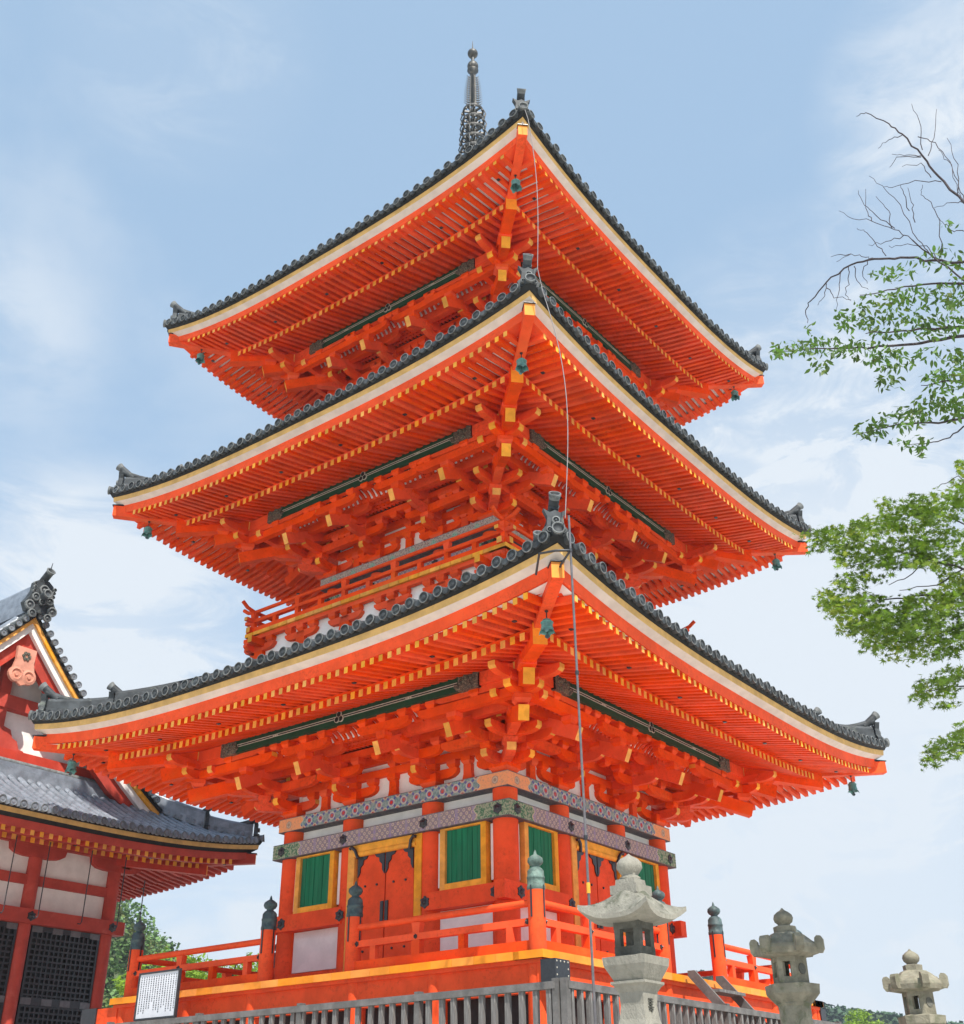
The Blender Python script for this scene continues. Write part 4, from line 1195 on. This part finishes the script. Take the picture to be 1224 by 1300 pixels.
for a, b in zip(cols[1:], cols[:-1]):      # black lattice shutters
    y0, y1 = a + .19, b - .19
    fr = MB()
    fr.box(CX0 - .03, CX0 + .02, y0, y1, 4.3, 7.29, 'eave_dark')
    for (z0, z1) in ((7.18, 7.29), (5.55, 5.72)): fr.box(CX0 + .02, CX0 + .075, y0, y1, z0, z1, 'black_metal')
    for y in (y0, y1 - .06): fr.box(CX0 + .02, CX0 + .075, y, y + .06, 4.3, 7.18, 'black_metal')
    f = fr.build('shutter', hall, HL)
    lt = MB(); ny = int((y1 - y0 - .12) / .125)
    for i in range(1, ny):
        y = y0 + .06 + (y1 - y0 - .12) * i / ny; lt.box(CX0 + .02, CX0 + .058, y - .022, y + .022, 4.3, 7.18, 'black_metal')
    z = 4.4
    while z < 7.12:
        lt.box(CX0 + .02, CX0 + .062, y0 + .06, y1 - .06, z - .02, z + .02, 'black_metal'); z += .125
    for yy in (y0 + .15, (y0 + y1) / 2 - .25, (y0 + y1) / 2 + .25, y1 - .15):      # worn grey metal plates
        for z in (5.63, 7.22): lt.box(CX0 + .07, CX0 + .082, yy - .14, yy + .14, z - .07, z + .07, 'conduit')
    lt.build('lattice', f)
# iron hooks hanging from the hall eaves
hk = MB(); hk.tube([(0, 0, 0), (0, 0, -1.62), (0, -.03, -1.68), (0, -.10, -1.68)], .014, 6, 'black_metal'); hkm = hk.mesh('shutter_hook')
lbl = ['leftmost thin iron hook rod hanging from the eaves of the left hall', 'iron hook rod hanging just right of the inner column of the left hall', 'iron hook rod hanging in front of the right white panel of the left hall',
       'iron hook rod hanging beside the corner column of the left hall', 'rightmost iron hook rod hanging clear of the left hall against the hill']
for y, zt_, l in ((-3.85, 8.86, 0), (-2.98, 8.86, 1), (-1.83, 8.86, 2), (-.85, 8.86, 3), (-.22, 8.40, 4)):
    tag(link('shutter_hook', hkm, None, (-10.3, y, zt_)), lbl[l], 'hook rod', 'iron hooks hanging from the hall eaves')

# ================================================================== STONE LANTERNS
def sq_ring(mb, x, y, levels, mt):
    """stack of square sections (half, z)"""
    vs = []
    for h_, z in levels: vs += [(x - h_, y - h_, z), (x + h_, y - h_, z), (x + h_, y + h_, z), (x - h_, y + h_, z)]
    n = len(levels)
    fs = [(i * 4 + k, i * 4 + (k + 1) % 4, (i + 1) * 4 + (k + 1) % 4, (i + 1) * 4 + k) for i in range(n - 1) for k in range(4)] + [(3, 2, 1, 0), tuple((n - 1) * 4 + k for k in range(4))]
    mb.add(vs, fs, mt)
def lantern_square(loc, label, top):
    root = thing('stone_lantern', label, 'stone lantern', (loc[0], loc[1], GZ), 0, 'stone lanterns in a row before the pagoda')
    T = top - GZ; k = 1.0
    mb = MB()
    sq_ring(mb, 0, 0, [(.42, 0), (.42, .12), (.34, .13), (.34, .24), (.275, .26), (.25, .33), (.205, .42), (.158, .53), (.124, .65), (.112, .76), (.120, .86), (.145, .905), (.168, .925), (.168, .945)], 'stone_light')
    mb.build('shaft', root)
    rn = random.Random(3)
    for z in (.80, .60):       # weathered incised strokes
        mb = MB()
        for q in range(5):
            mb.box(.113 + max(0, .70 - z) * .32, .126 + max(0, .70 - z) * .36, -.035 + rn.uniform(-.012, .012), .03 + rn.uniform(-.012, .012), z - q * .021, z - q * .021 + .008, 'stone_dark')
        mb.box(.113 + max(0, .70 - z) * .32, .126 + max(0, .70 - z) * .36, -.007, .004, z - .10, z + .01, 'stone_dark')
        mb.build('inscription', root)
    mb = MB(); sq_ring(mb, 0, 0, [(.14, T - 1.08), (.15, T - 1.06), (.205, T - 0.948), (.212, T - 0.882), (.15, T - 0.870)], 'stone_light'); mb.build('platform', root)
    mb = MB(); h_ = .125; b_ = .058
    z0, z1 = T - 0.870, T - 0.576
    for sx in (-1, 1):
        for sy in (-1, 1):
            x0, x1 = sorted((sx * h_, sx * (h_ - b_))); y0, y1 = sorted((sy * h_, sy * (h_ - b_))); mb.box(x0, x1, y0, y1, z0, z1, 'stone_dark')
    for zz in ((z0, z0 + .075), (z1 - .075, z1)): mb.box(-h_ - .003, h_ + .003, -h_ - .003, h_ + .003, zz[0], zz[1], 'stone_dark')
    mb.build('fire_box', root)
    mb = MB()      # cap with four swept corners
    H = .318; M = 10; K = 12; per = []
    for sd_ in range(4):
        for q in range(M):
            f = 2 * q / M - 1
            x, y = ((f, -1), (1, f), (-f, 1), (-1, -f))[sd_]; per.append((x, y, abs(f)))
    n = len(per)
    def ringv(mr, top):
        out_ = []
        for (x, y, c) in per:
            up = .10 * c ** 3.0 * mr ** 3.5; e_ = H * (1 + .10 * c ** 4 * mr ** 2)
            z = (T - .545 + .27 * (.62 * (math.cos(math.pi * mr ** 1.15) * .5 + .5) + .38 * (1 - mr ** 2))) if top else (T - .605 + .02 * mr)
            if not top: up *= 1.0
            k_ = max(0.0, min(1.0, (.95 - mr) / .5)) if top else 0.0; ln = math.hypot(x, y)
            k_ = k_ * k_ * (3 - 2 * k_); cf = (1 - k_) + k_ * (1.08 / ln)
            out_.append((x * e_ * mr * cf, y * e_ * mr * cf, z + up))
        return out_
    rows = [ringv(.30, False), ringv(.6, False), ringv(.85, False), ringv(1.0, False)] + [ringv(1.0 - .74 * q / K, True) for q in range(K + 1)]
    vs = [p for r_ in rows for p in r_]
    nr_ = len(rows)
    fs = [(i * n + k, i * n + (k + 1) % n, (i + 1) * n + (k + 1) % n, (i + 1) * n + k) for i in range(nr_ - 1) for k in range(n)]
    mb.add(vs[:4 * n], [f for f in fs[:3 * n]], 'stone_light'); mb.add(vs[3 * n:5 * n], fs[:n], 'stone_light')
    mb.add(vs[4 * n:], [tuple(k - 4 * n for k in f) for f in fs[4 * n:]] + [tuple(range((nr_ - 5) * n, (nr_ - 4) * n))], 'stone_weathered', True)
    mb.build('cap', root)
    mb = MB()
    sq_ring(mb, 0, 0, [(.135, T - 0.360), (.135, T - 0.282), (.10, T - 0.276), (.095, T - 0.228)], 'stone_light')
    mb.lathe((0, 0, T), [(.08, -.235), (.095, -.21), (.07, -.19), (.085, -.17), (.118, -.125), (.112, -.08), (.08, -.045), (.035, -.022), (.012, -.005), (0, .005)], 18, 'stone_light')
    mb.build('finial', root)
    return root
def lantern_hex(loc, label, top, rot):
    root = thing('stone_lantern', label, 'stone lantern', (loc[0], loc[1], GZ), rot, 'stone lanterns in a row before the pagoda')
    T = top - GZ
    mb = MB(); mb.lathe((0, 0, 0), [(.46, 0), (.46, .12), (.36, .16), (.33, .26), (.18, .34), (.165, .38), (.165, T - .98), (.18, T - .95), (.17, T - .93)], 20, 'stone_mossy', False); mb.build('shaft', root)
    mb = MB(); mb.lathe((0, 0, 0), [(.18, T - .96), (.20, T - .94), (.275, T - .86), (.285, T - .77), (.20, T - .755)], 6, 'stone_mossy', False); mb.build('platform', root)
    mb = MB(); r = .185
    z0, z1 = T - .755, T - .49
    for k in range(6):
        t0, t1 = k * math.pi / 3, (k + 1) * math.pi / 3
        a = Vector((r * math.cos(t0), r * math.sin(t0), 0)); b = Vector((r * math.cos(t1), r * math.sin(t1), 0))
        if k % 3 != 2:      # panel with an opening
            for (f0, f1, za, zb_) in ((0, .27, 0, 1), (.73, 1, 0, 1), (.27, .73, 0, .22), (.27, .73, .78, 1)):
                p, q = a.lerp(b, f0), a.lerp(b, f1); zz0, zz1 = z0 + (z1 - z0) * za, z0 + (z1 - z0) * zb_
                n_ = (p + q).normalized() * .045
                mb.hexa([p + Vector((0, 0, zz0)), q + Vector((0, 0, zz0)), q - n_ + Vector((0, 0, zz0)), p - n_ + Vector((0, 0, zz0)), p + Vector((0, 0, zz1)), q + Vector((0, 0, zz1)), q - n_ + Vector((0, 0, zz1)), p - n_ + Vector((0, 0, zz1))], 'stone_mossy')
        else:
            n_ = (a + b).normalized() * .045
            mb.hexa([a + Vector((0, 0, z0)), b + Vector((0, 0, z0)), b - n_ + Vector((0, 0, z0)), a - n_ + Vector((0, 0, z0)), a + Vector((0, 0, z1)), b + Vector((0, 0, z1)), b - n_ + Vector((0, 0, z1)), a - n_ + Vector((0, 0, z1))], 'stone_mossy')
            c = (a + b) * .5; c.z = (z0 + z1) / 2
            mb.lathe(c - n_ * .1, [(.055, 0), (.055, .012), (0, .014)], 14, 'stone_dark', False, axis=n_)
    mb.build('fire_box', root)
    mb = MB()
    mb.lathe((0, 0, 0), [(.20, T - .50), (.325, T - .475), (.345, T - .42), (.335, T - .385), (.27, T - .345), (.20, T - .285), (.15, T - .255), (.11, T - .25)], 6, 'stone_mossy', False)
    for k in range(6):      # curled corner scrolls
        t = k * math.pi / 3; d = Vector((math.cos(t), math.sin(t), 0)); sd_ = Vector((-math.sin(t), math.cos(t), 0))
        mb.prism([(.22, T - .46), (.36, T - .47), (.385, T - .43), (.385, T - .335), (.365, T - .305), (.325, T - .30), (.30, T - .325), (.295, T - .375), (.22, T - .33)], (0, 0, 0), d, (0, 0, 1), sd_ * .085, 'stone_mossy')
    mb.build('cap', root)
    mb = MB()
    mb.lathe((0, 0, T), [(.10, -.27), (.115, -.26), (.12, -.19), (.105, -.185), (.06, -.175)], 6, 'stone_mossy', False)
    mb.lathe((0, 0, T), [(.06, -.18), (.065, -.165), (.095, -.14), (.105, -.105), (.095, -.07), (.06, -.04), (.025, -.02), (.008, 0), (0, .004)], 16, 'stone_mossy')
    mb.build('finial', root)
    return root
lantern_square((8.63, -8.96), 'pale square stone lantern with swept cap corners, tallest and nearest of the three', 5.02)
lantern_hex((8.74, -5.97), 'large mossy six sided stone lantern in front of the right veranda railing', 4.92, .25)
lantern_hex((9.03, -2.90), 'smaller mossy stone lantern standing alone at the right edge', 4.79, .12)

# ================================================================== TREES
def at(px, py, dist):
    v = FWD * FPX + RGT * (px - CX) - UPV * (py - CY)
    v *= dist / math.hypot(v.x, v.y)
    return CAM + v


def leaf_faces(mb, c, size, rnd, kind, mt, droop=.5):
    d = Vector((rnd.gauss(0, 1), rnd.gauss(0, 1), rnd.gauss(0, .5) - droop)).normalized()
    up = Vector((rnd.gauss(0, .6), rnd.gauss(0, .6), 1)).normalized()
    s = d.cross(up)
    if s.length < .05: return
    s.normalize(); u = s.cross(d)
    if kind == 'oval':
        prof = ((0, 0), (.22, .16), (.5, .20), (.8, .09), (1, 0), (.8, -.09), (.5, -.20), (.22, -.16))
        pts = [c + d * (a * size) + s * (b * size) + u * (size * .12 * (a - a * a) * -2) for a, b in prof]
        mb.add(pts, [tuple(range(8))], mt)
    elif kind == 'star':
        pts = []
        for k in range(7):
            t = -2.2 + 4.4 * k / 6; r = size * (.5 + .25 * math.cos(t)) * (1.15 if True else 1)
            pts.append(c + d * (r * math.cos(t)) + s * (r * math.sin(t)))
            if k < 6:
                t2 = t + 2.2 / 6; r2 = size * .22
                pts.append(c + d * (r2 * math.cos(t2)) + s * (r2 * math.sin(t2)))
        pts.append(c - d * size * .12)
        mb.add(pts, [tuple(range(len(pts)))], mt)
    else:
        pts = [c - d * size * .5, c + s * size * .4, c + d * size * .5, c - s * size * .4]
        mb.add(pts, [(0, 1, 2, 3)], mt)


def branch(mb, pts, r0, r1, rnd, mt='twig', jit=.05):
    P = []
    for a, b in zip(pts[:-1], pts[1:]):
        for q in range(4):
            p = a.lerp(b, q / 4); P.append(p + Vector((rnd.uniform(-1, 1), rnd.uniform(-1, 1), rnd.uniform(-1, 1))) * jit * (q > 0) * .3)
    P.append(pts[-1])
    n = len(P)
    mb.tube(P, [(r0 + (r1 - r0) * i / (n - 1)) * .68 for i in range(n)], 5, mt)


# --- cherry-like tree with bare twigs on top
rnd = random.Random(21)
D0 = 11.5
tr = thing('cherry_tree', 'tree with bare twigs above drooping pointed leaves, reaching in at the upper right', 'tree', (0, 0, 0))
base = at(1520, 900, D0 + 1.0); base.z = GZ; tr.location = base
TL = -base
tm = MB(); crown = base + Vector((0, 0, 0))
forkA = at(1400, 760, D0 + .8); forkB = at(1330, 470, D0 + .4)
tm.tube([base, base + Vector((.05, .05, 1.2)), at(1470, 1050, D0 + 1.0), forkA, forkB, at(1300, 330, D0)], [.24, .19, .16, .12, .08, .05], 12, 'bark')
tm.build('trunk', tr, TL)
def c1(x, y, jd=0.0): return at(970 + x / 2.709, 120 + y / 2.709, D0 + jd)
bm = MB()
big = [([(830, 560), (688, 575), (580, 570), (470, 560), (380, 565), (300, 585), (215, 645), (160, 710), (143, 750), (150, 785)], .03, .006),
       ([(860, 520), (688, 370), (600, 280), (545, 210), (475, 135), (430, 100), (350, 62), (318, 75)], .028, .005),
       ([(860, 780), (688, 800), (560, 805), (450, 815), (350, 822)], .035, .008), ([(880, 800), (688, 830), (540, 855), (420, 865), (300, 872), (150, 875), (30, 885)], .035, .006),
       ([(850, 640), (688, 650), (580, 650), (450, 670), (330, 690)], .03, .007), ([(870, 1060), (688, 1110), (600, 1130), (480, 1130), (320, 1170)], .03, .006),
       ([(870, 960), (688, 980), (600, 990), (540, 1000)], .025, .006), ([(688, 1140), (640, 1180), (560, 1200), (500, 1205)], .014, .005), ([(800, 720), (688, 640), (580, 556), (510, 500)], .02, .012)]
tw = [[(475, 140), (430, 155), (393, 185)], [(545, 210), (490, 208), (440, 205)], [(540, 215), (455, 215), (432, 250)], [(545, 190), (540, 110), (508, 32)], [(565, 210), (585, 150), (594, 50)],
      [(530, 145), (590, 165), (640, 230), (665, 330), (680, 370)], [(665, 345), (668, 240), (630, 150)], [(610, 300), (520, 295), (440, 320), (410, 318)], [(575, 285), (540, 235), (475, 248)],
      [(510, 500), (450, 465), (370, 435), (290, 420), (258, 400)], [(450, 460), (385, 415), (345, 380), (325, 330)], [(370, 435), (350, 390), (350, 325)], [(440, 460), (430, 400), (385, 350)],
      [(575, 555), (530, 500), (470, 380), (420, 330), (362, 280)], [(610, 540), (605, 430), (575, 370), (540, 345), (545, 310)], [(420, 555), (380, 505), (345, 470), (320, 460)], [(480, 485), (420, 505), (360, 517)],
      [(380, 565), (350, 560), (300, 548), (250, 575)], [(300, 548), (230, 558)], [(215, 650), (210, 690), (185, 725)], [(265, 610), (260, 670), (248, 740)], [(290, 590), (290, 640), (280, 690), (300, 710)], [(215, 665), (240, 700), (300, 705)],
      [(310, 590), (320, 640), (360, 670)], [(520, 440), (515, 380), (495, 320)], [(500, 400), (480, 340), (470, 310)], [(590, 560), (560, 520), (470, 520), (430, 520)], [(688, 372), (640, 372), (585, 390)], [(688, 470), (640, 465), (600, 430)],
      [(355, 570), (340, 620), (355, 650)], [(688, 360), (670, 300), (630, 225), (600, 190)]]
for pts, r0, r1 in big:
    branch(bm, [c1(x, y, rnd.uniform(-.15, .15) + .2 * math.sin(i)) for i, (x, y) in enumerate(pts)], r0, r1, rnd)
for pts in tw:
    ph = rnd.uniform(-.2, .2)
    branch(bm, [c1(x, y, ph * (i + 1) * .6) for i, (x, y) in enumerate(pts)], .009, .004, rnd, jit=.06)
for a in (big[0][0][0], big[1][0][0], big[2][0][0], big[3][0][0], big[4][0][0], big[5][0][0], big[6][0][0]):
    p = c1(*a); q = forkA.lerp(forkB, max(0, min(1, (760 - (120 + a[1] / 2.709)) / 290)))
    bm.tube([q, q.lerp(p, .5) + Vector((0, 0, .08)), p], [.06, .045, .034], 7, 'bark')
bm.build('branches', tr, TL)
cl = [(620, 560, 80, 50, 26), (520, 590, 60, 35, 10), (430, 620, 70, 35, 20), (640, 680, 60, 60, 40), (520, 690, 90, 45, 46), (400, 720, 100, 45, 46), (300, 770, 80, 40, 40), (460, 790, 120, 50, 70), (600, 780, 90, 60, 56), (220, 860, 110, 35, 52),
      (100, 870, 70, 30, 34), (40, 885, 25, 22, 14), (360, 880, 100, 40, 52), (190, 930, 35, 35, 14), (440, 910, 80, 45, 44), (430, 985, 50, 30, 20), (600, 890, 80, 35, 24), (620, 980, 80, 40, 46), (670, 930, 30, 60, 26), (600, 1060, 90, 40, 52),
      (660, 1080, 40, 40, 26), (480, 1110, 90, 40, 52), (370, 1150, 60, 30, 30), (500, 1190, 70, 25, 22), (540, 1225, 20, 20, 8), (640, 440, 40, 20, 6), (150, 800, 20, 12, 5), (740, 700, 60, 160, 90), (740, 1000, 60, 160, 90)]
lm = MB()
for (x, y, rx, ry, n) in cl:
    for q in range(int(n * 2.2)):
        a = rnd.uniform(0, 6.283); r = math.sqrt(rnd.random())
        leaf_faces(lm, c1(x + rx * r * math.cos(a), y + ry * r * math.sin(a), rnd.gauss(0, .45)), rnd.uniform(.065, .105), rnd, 'oval', 'leaf_cherry', .8)
lm.build('crown', tr, TL)

# --- maple
rnd = random.Random(5); D1 = 11.0
tr = thing('maple_tree', 'maple with dense fine bright green foliage at the right edge', 'tree', (0, 0, 0))
base = at(1500, 1000, D1 + .2); base.z = GZ; tr.location = base; TL = -base
def c2(x, y, jd=0.0): return at(1000 + x / 2.955, 560 + y / 2.955, D1 + jd)
tm = MB(); fk = at(1440, 860, D1 + .2)
tm.tube([base, base + Vector((-.05, .03, 1.0)), fk, at(1380, 760, D1), at(1340, 640, D1)], [.2, .16, .12, .09, .05], 12, 'bark'); tm.build('trunk', tr, TL)
bm = MB()
for pts, r0 in (([(1120, 590), (860, 520), (660, 480), (520, 440), (380, 400), (230, 370)], .03), ([(1120, 620), (860, 600), (660, 570), (480, 580), (330, 600), (180, 600)], .028), ([(1100, 560), (860, 430), (640, 300), (480, 250)], .025),
                ([(1180, 700), (860, 690), (640, 700), (480, 740), (340, 760)], .025), ([(1200, 860), (860, 900), (640, 920), (500, 940)], .02), ([(1220, 1000), (860, 1090), (640, 1140), (530, 1170)], .02),
                ([(520, 440), (450, 510), (380, 540)], .01), ([(660, 480), (560, 540), (420, 560)], .012), ([(700, 200), (640, 130), (590, 160), (560, 170)], .008), ([(380, 400), (300, 450), (220, 480)], .009)):
    branch(bm, [c2(x, y, rnd.uniform(-.12, .12)) for x, y in pts], r0, .005, rnd)
for a in ((1120, 590), (1120, 620), (1100, 560), (1180, 700), (1200, 860), (1220, 1000)):
    bm.tube([fk, fk.lerp(c2(*a), .5), c2(*a)], [.06, .045, .03], 7, 'bark')
bm.build('branches', tr, TL)
cl = [(95, 385, 42, 45, .8), (190, 365, 85, 50, 1), (330, 330, 110, 55, 1), (450, 280, 110, 65, 1), (560, 250, 100, 60, 1), (640, 190, 45, 60, .9), (655, 100, 25, 40, .8), (280, 430, 110, 60, 1), (420, 420, 110, 60, 1), (560, 400, 110, 90, 1), (200, 600, 85, 65, .85), (150, 605, 45, 35, .7),
      (280, 640, 110, 75, .95), (240, 700, 55, 35, .8), (400, 680, 130, 75, 1.1), (540, 640, 130, 85, 1.1), (620, 560, 60, 80, 1), (360, 750, 85, 45, .9), (480, 770, 110, 45, 1), (600, 760, 70, 60, 1), (290, 790, 28, 15, .6), (330, 500, 60, 40, .5), (235, 520, 60, 40, .7),
      (560, 925, 90, 42, .9), (600, 880, 70, 30, .8), (500, 965, 40, 22, .7), (600, 990, 50, 14, .7), (600, 1150, 90, 45, .9), (640, 1100, 30, 50, .8), (540, 1200, 38, 22, .7), (720, 600, 60, 200, .8), (720, 350, 60, 150, .8), (730, 1100, 70, 70, .8), (740, 930, 70, 60, .8),
      (545, 185, 14, 14, .5), (395, 815, 50, 16, .5), (520, 825, 60, 12, .5)]
lm = MB()
for (x, y, rx, ry, dn) in cl:
    n = int(rx * ry * math.pi / 50 * dn)
    subs = [(x + rx * .9 * rnd.uniform(-1, 1), y + ry * .85 * rnd.uniform(-1, 1), rnd.gauss(0, .5)) for _ in range(max(2, n // 14))]
    for q in range(n):
        if rnd.random() < .55:
            sx, sy, sd_ = rnd.choice(subs); xx, yy, dd = sx + rnd.gauss(0, 17), sy + rnd.gauss(0, 9), sd_ + rnd.gauss(0, .12)
        else:
            a = rnd.uniform(0, 6.283); r = math.sqrt(rnd.random()); xx, yy, dd = x + rx * r * math.cos(a), y + ry * r * math.sin(a), rnd.gauss(0, .5)
        if ((xx - 430) / 58) ** 2 + ((yy - 556) / 26) ** 2 < 1 and rnd.random() < .85: continue
        leaf_faces(lm, c2(xx, yy, dd), rnd.uniform(.048, .074), rnd, 'star', 'leaf_maple', .35)
lm.build('crown', tr, TL)


# --- broadleaf trees behind the veranda on the left and one far right
def bush_tree(px, py, dist, rw, rh, label, seed, nleaf, lsz, mt='leaf_bright', ground=GZ):
    rn = random.Random(seed)
    c = at(px, py, dist); b = Vector((c.x, c.y, ground))
    root = thing('leafy_tree', label, 'tree', b, 0)
    mb = MB(); h_ = c.z - ground
    mb.tube([(0, 0, 0), (.1, .05, h_ * .5), (.0, .1, h_ + rh * .2)], [.05 * rw + .1, .04 * rw + .06, .03], 8, 'bark')
    for k in range(6):
        t = rn.uniform(0, 6.28); mb.tube([(0.05, .05, h_ * .6), (rw * .4 * math.cos(t), rw * .4 * math.sin(t), h_), (rw * .7 * math.cos(t), rw * .7 * math.sin(t), h_ + rh * rn.uniform(0, .5))], [.06, .04, .015], 6, 'bark')
    mb.build('trunk', root)
    mb = MB(); cl_ = []
    for k in range(26):
        v = Vector((rn.gauss(0, 1), rn.gauss(0, 1), rn.gauss(0, 1))).normalized() * rn.uniform(.35, .95)
        cl_.append((Vector((v.x * rw, v.y * rw, h_ + v.z * rh)), rn.uniform(.22, .4)))
    for q in range(nleaf):
        cc, rr = rn.choice(cl_); v = Vector((rn.gauss(0, 1), rn.gauss(0, 1), rn.gauss(0, 1))).normalized()
        leaf_faces(mb, cc + Vector((v.x * rw, v.y * rw, v.z * rh * .9)) * rr * rn.uniform(.5, 1), lsz * rn.uniform(.7, 1.3), rn, 'oval', mt, .3)
    mb.build('crown', root)


bush_tree(222, 1248, 52, 2.6, 1.3, 'bright green broadleaf tree behind the left end of the veranda railing', 3, 1900, .24)
bush_tree(290, 1240, 50, 2.2, 1.0, 'bright green broadleaf tree seen through the left veranda railing', 4, 1700, .24)
bush_tree(1088, 1310, 120, 3.0, 2.0, 'round light green tree at the foot of the far hill', 6, 4200, .30)

# ================================================================== HILLS
def profile(px, tab):
    for (a, za), (b, zb_) in zip(tab[:-1], tab[1:]):
        if a <= px <= b: return za + (zb_ - za) * (px - a) / (b - a)
    return tab[0][1] if px < tab[0][0] else tab[-1][1]
tabL = [(-700, 44), (-200, 42), (40, 38), (110, 33.5), (140, 31.0), (160, 29.5), (185, 26.0), (225, 23.5), (300, 20.5), (420, 17), (700, 12), (950, 4), (1050, 1)]
def hgt(px, d):
    f = max(0, min(1, (d - 75) / 90)); f = f * f * (3 - 2 * f)
    return 1.2 + (profile(px, tabL) - 5.2) * f
mb = MB(); NX, ND = 60, 14; vs = []
for i in range(NX + 1):
    px = -700 + 1750 * i / NX
    for j in range(ND + 1):
        d = 70 + 260 * j / ND
        p = at(px, 1300, d); p.z = hgt(px, min(d, 165)) - max(0, d - 180) * .02 if d > 71 else .5
        vs.append(p)
mb.add(vs, [(i * (ND + 1) + j, (i + 1) * (ND + 1) + j, (i + 1) * (ND + 1) + j + 1, i * (ND + 1) + j + 1) for i in range(NX) for j in range(ND)], 'hill_soil', True)
tag(mb.build('hill'), 'steep wooded hillside behind the hall on the left', None, None, 'structure')
rnd = random.Random(8); mb = MB()
for k in range(330):
    px = rnd.uniform(60, 420) if k < 270 else rnd.uniform(420, 800); d = rnd.uniform(92, 168)
    p = at(px, 1300, d); p.z = hgt(px, d)
    r = rnd.uniform(1.2, 2.3); hh = rnd.uniform(.8, 1.2) * r
    cedar = rnd.random() < .15
    for q in range(260):
        v = Vector((rnd.gauss(0, 1), rnd.gauss(0, 1), rnd.gauss(0, 1))).normalized()
        if cedar:
            f = rnd.random(); c = p + Vector((v.x * r * .75 * (1 - f), v.y * r * .75 * (1 - f), f * hh * 1.8))
        else:
            lob = 1 + .22 * math.sin(v.x * 5 + k) * math.cos(v.y * 6 + k * 2) + .12 * math.sin(9 * v.z + k)
            c = p + Vector((v.x * r * lob, v.y * r * lob, hh * .7 + v.z * hh * lob))
        leaf_faces(mb, c, rnd.uniform(.3, .6), rnd, 'quad', 'leaf_forest', .2)
tag(mb.build('forest'), 'mixed green woodland covering the hillside on the left', None, None, 'stuff')
tabR = [(700, 26), (860, 34), (900, 36.5), (940, 33), (1060, 27.6), (1130, 25.6), (1224, 22.8), (1600, 18), (2000, 12)]
mb = MB(); NX, ND = 520, 10; vs = []
for i in range(NX + 1):
    px = 700 + 1300 * i / NX
    for j in range(ND + 1):
        d = 225 + 15 * j
        f = min(1, j / 5); p = at(px, 1300, d)
        nz = mnoise.noise(Vector((p.x * .03, p.y * .03, 1))) * 1.5 + mnoise.noise(Vector((p.x * .3, p.y * .3, 4))) * 1.2 + mnoise.noise(Vector((p.x * .9, p.y * .9, 9))) * .9
        p.z = 1 + (profile(px, tabR) - 1) * (f * f * (3 - 2 * f)) * (1 if j <= 5 else 1 - (j - 5) * .06) + nz * f - 1
        vs.append(p)
mb.add(vs, [(i * (ND + 1) + j, (i + 1) * (ND + 1) + j, (i + 1) * (ND + 1) + j + 1, i * (ND + 1) + j + 1) for i in range(NX) for j in range(ND)], 'far_forest')
for k in range(9000):
    px = rnd.uniform(840, 1330); f = rnd.random() ** .5; d = 225 + 75 * f
    q = f * f * (3 - 2 * f); p = at(px, 1300, d); p.z = 1 + (profile(px, tabR) - 1) * q + rnd.uniform(-1.2, .9)
    leaf_faces(mb, p, rnd.uniform(.8, 1.9), rnd, 'quad', 'far_forest', .2)
tag(mb.build('far_hills'), 'low blue green wooded hills far off on the right', None, None, 'structure')

# ================================================================== HAZE
mm = bpy.data.materials.new('haze'); mm.use_nodes = True; mm.node_tree.nodes.clear()
pv = mm.node_tree.nodes.new('ShaderNodeVolumePrincipled'); pv.inputs['Color'].default_value = (.80, .90, 1.0, 1); pv.inputs['Density'].default_value = .0005; pv.inputs['Anisotropy'].default_value = .2
ou = mm.node_tree.nodes.new('ShaderNodeOutputMaterial'); mm.node_tree.links.new(pv.outputs[0], ou.inputs['Volume'])
MATS['haze'] = mm
mb = MB(); mb.box(-450, 450, -450, 450, .1, 60, 'haze'); tag(mb.build('haze'), 'thin pale air between the camera and the hills', None, None, 'stuff')
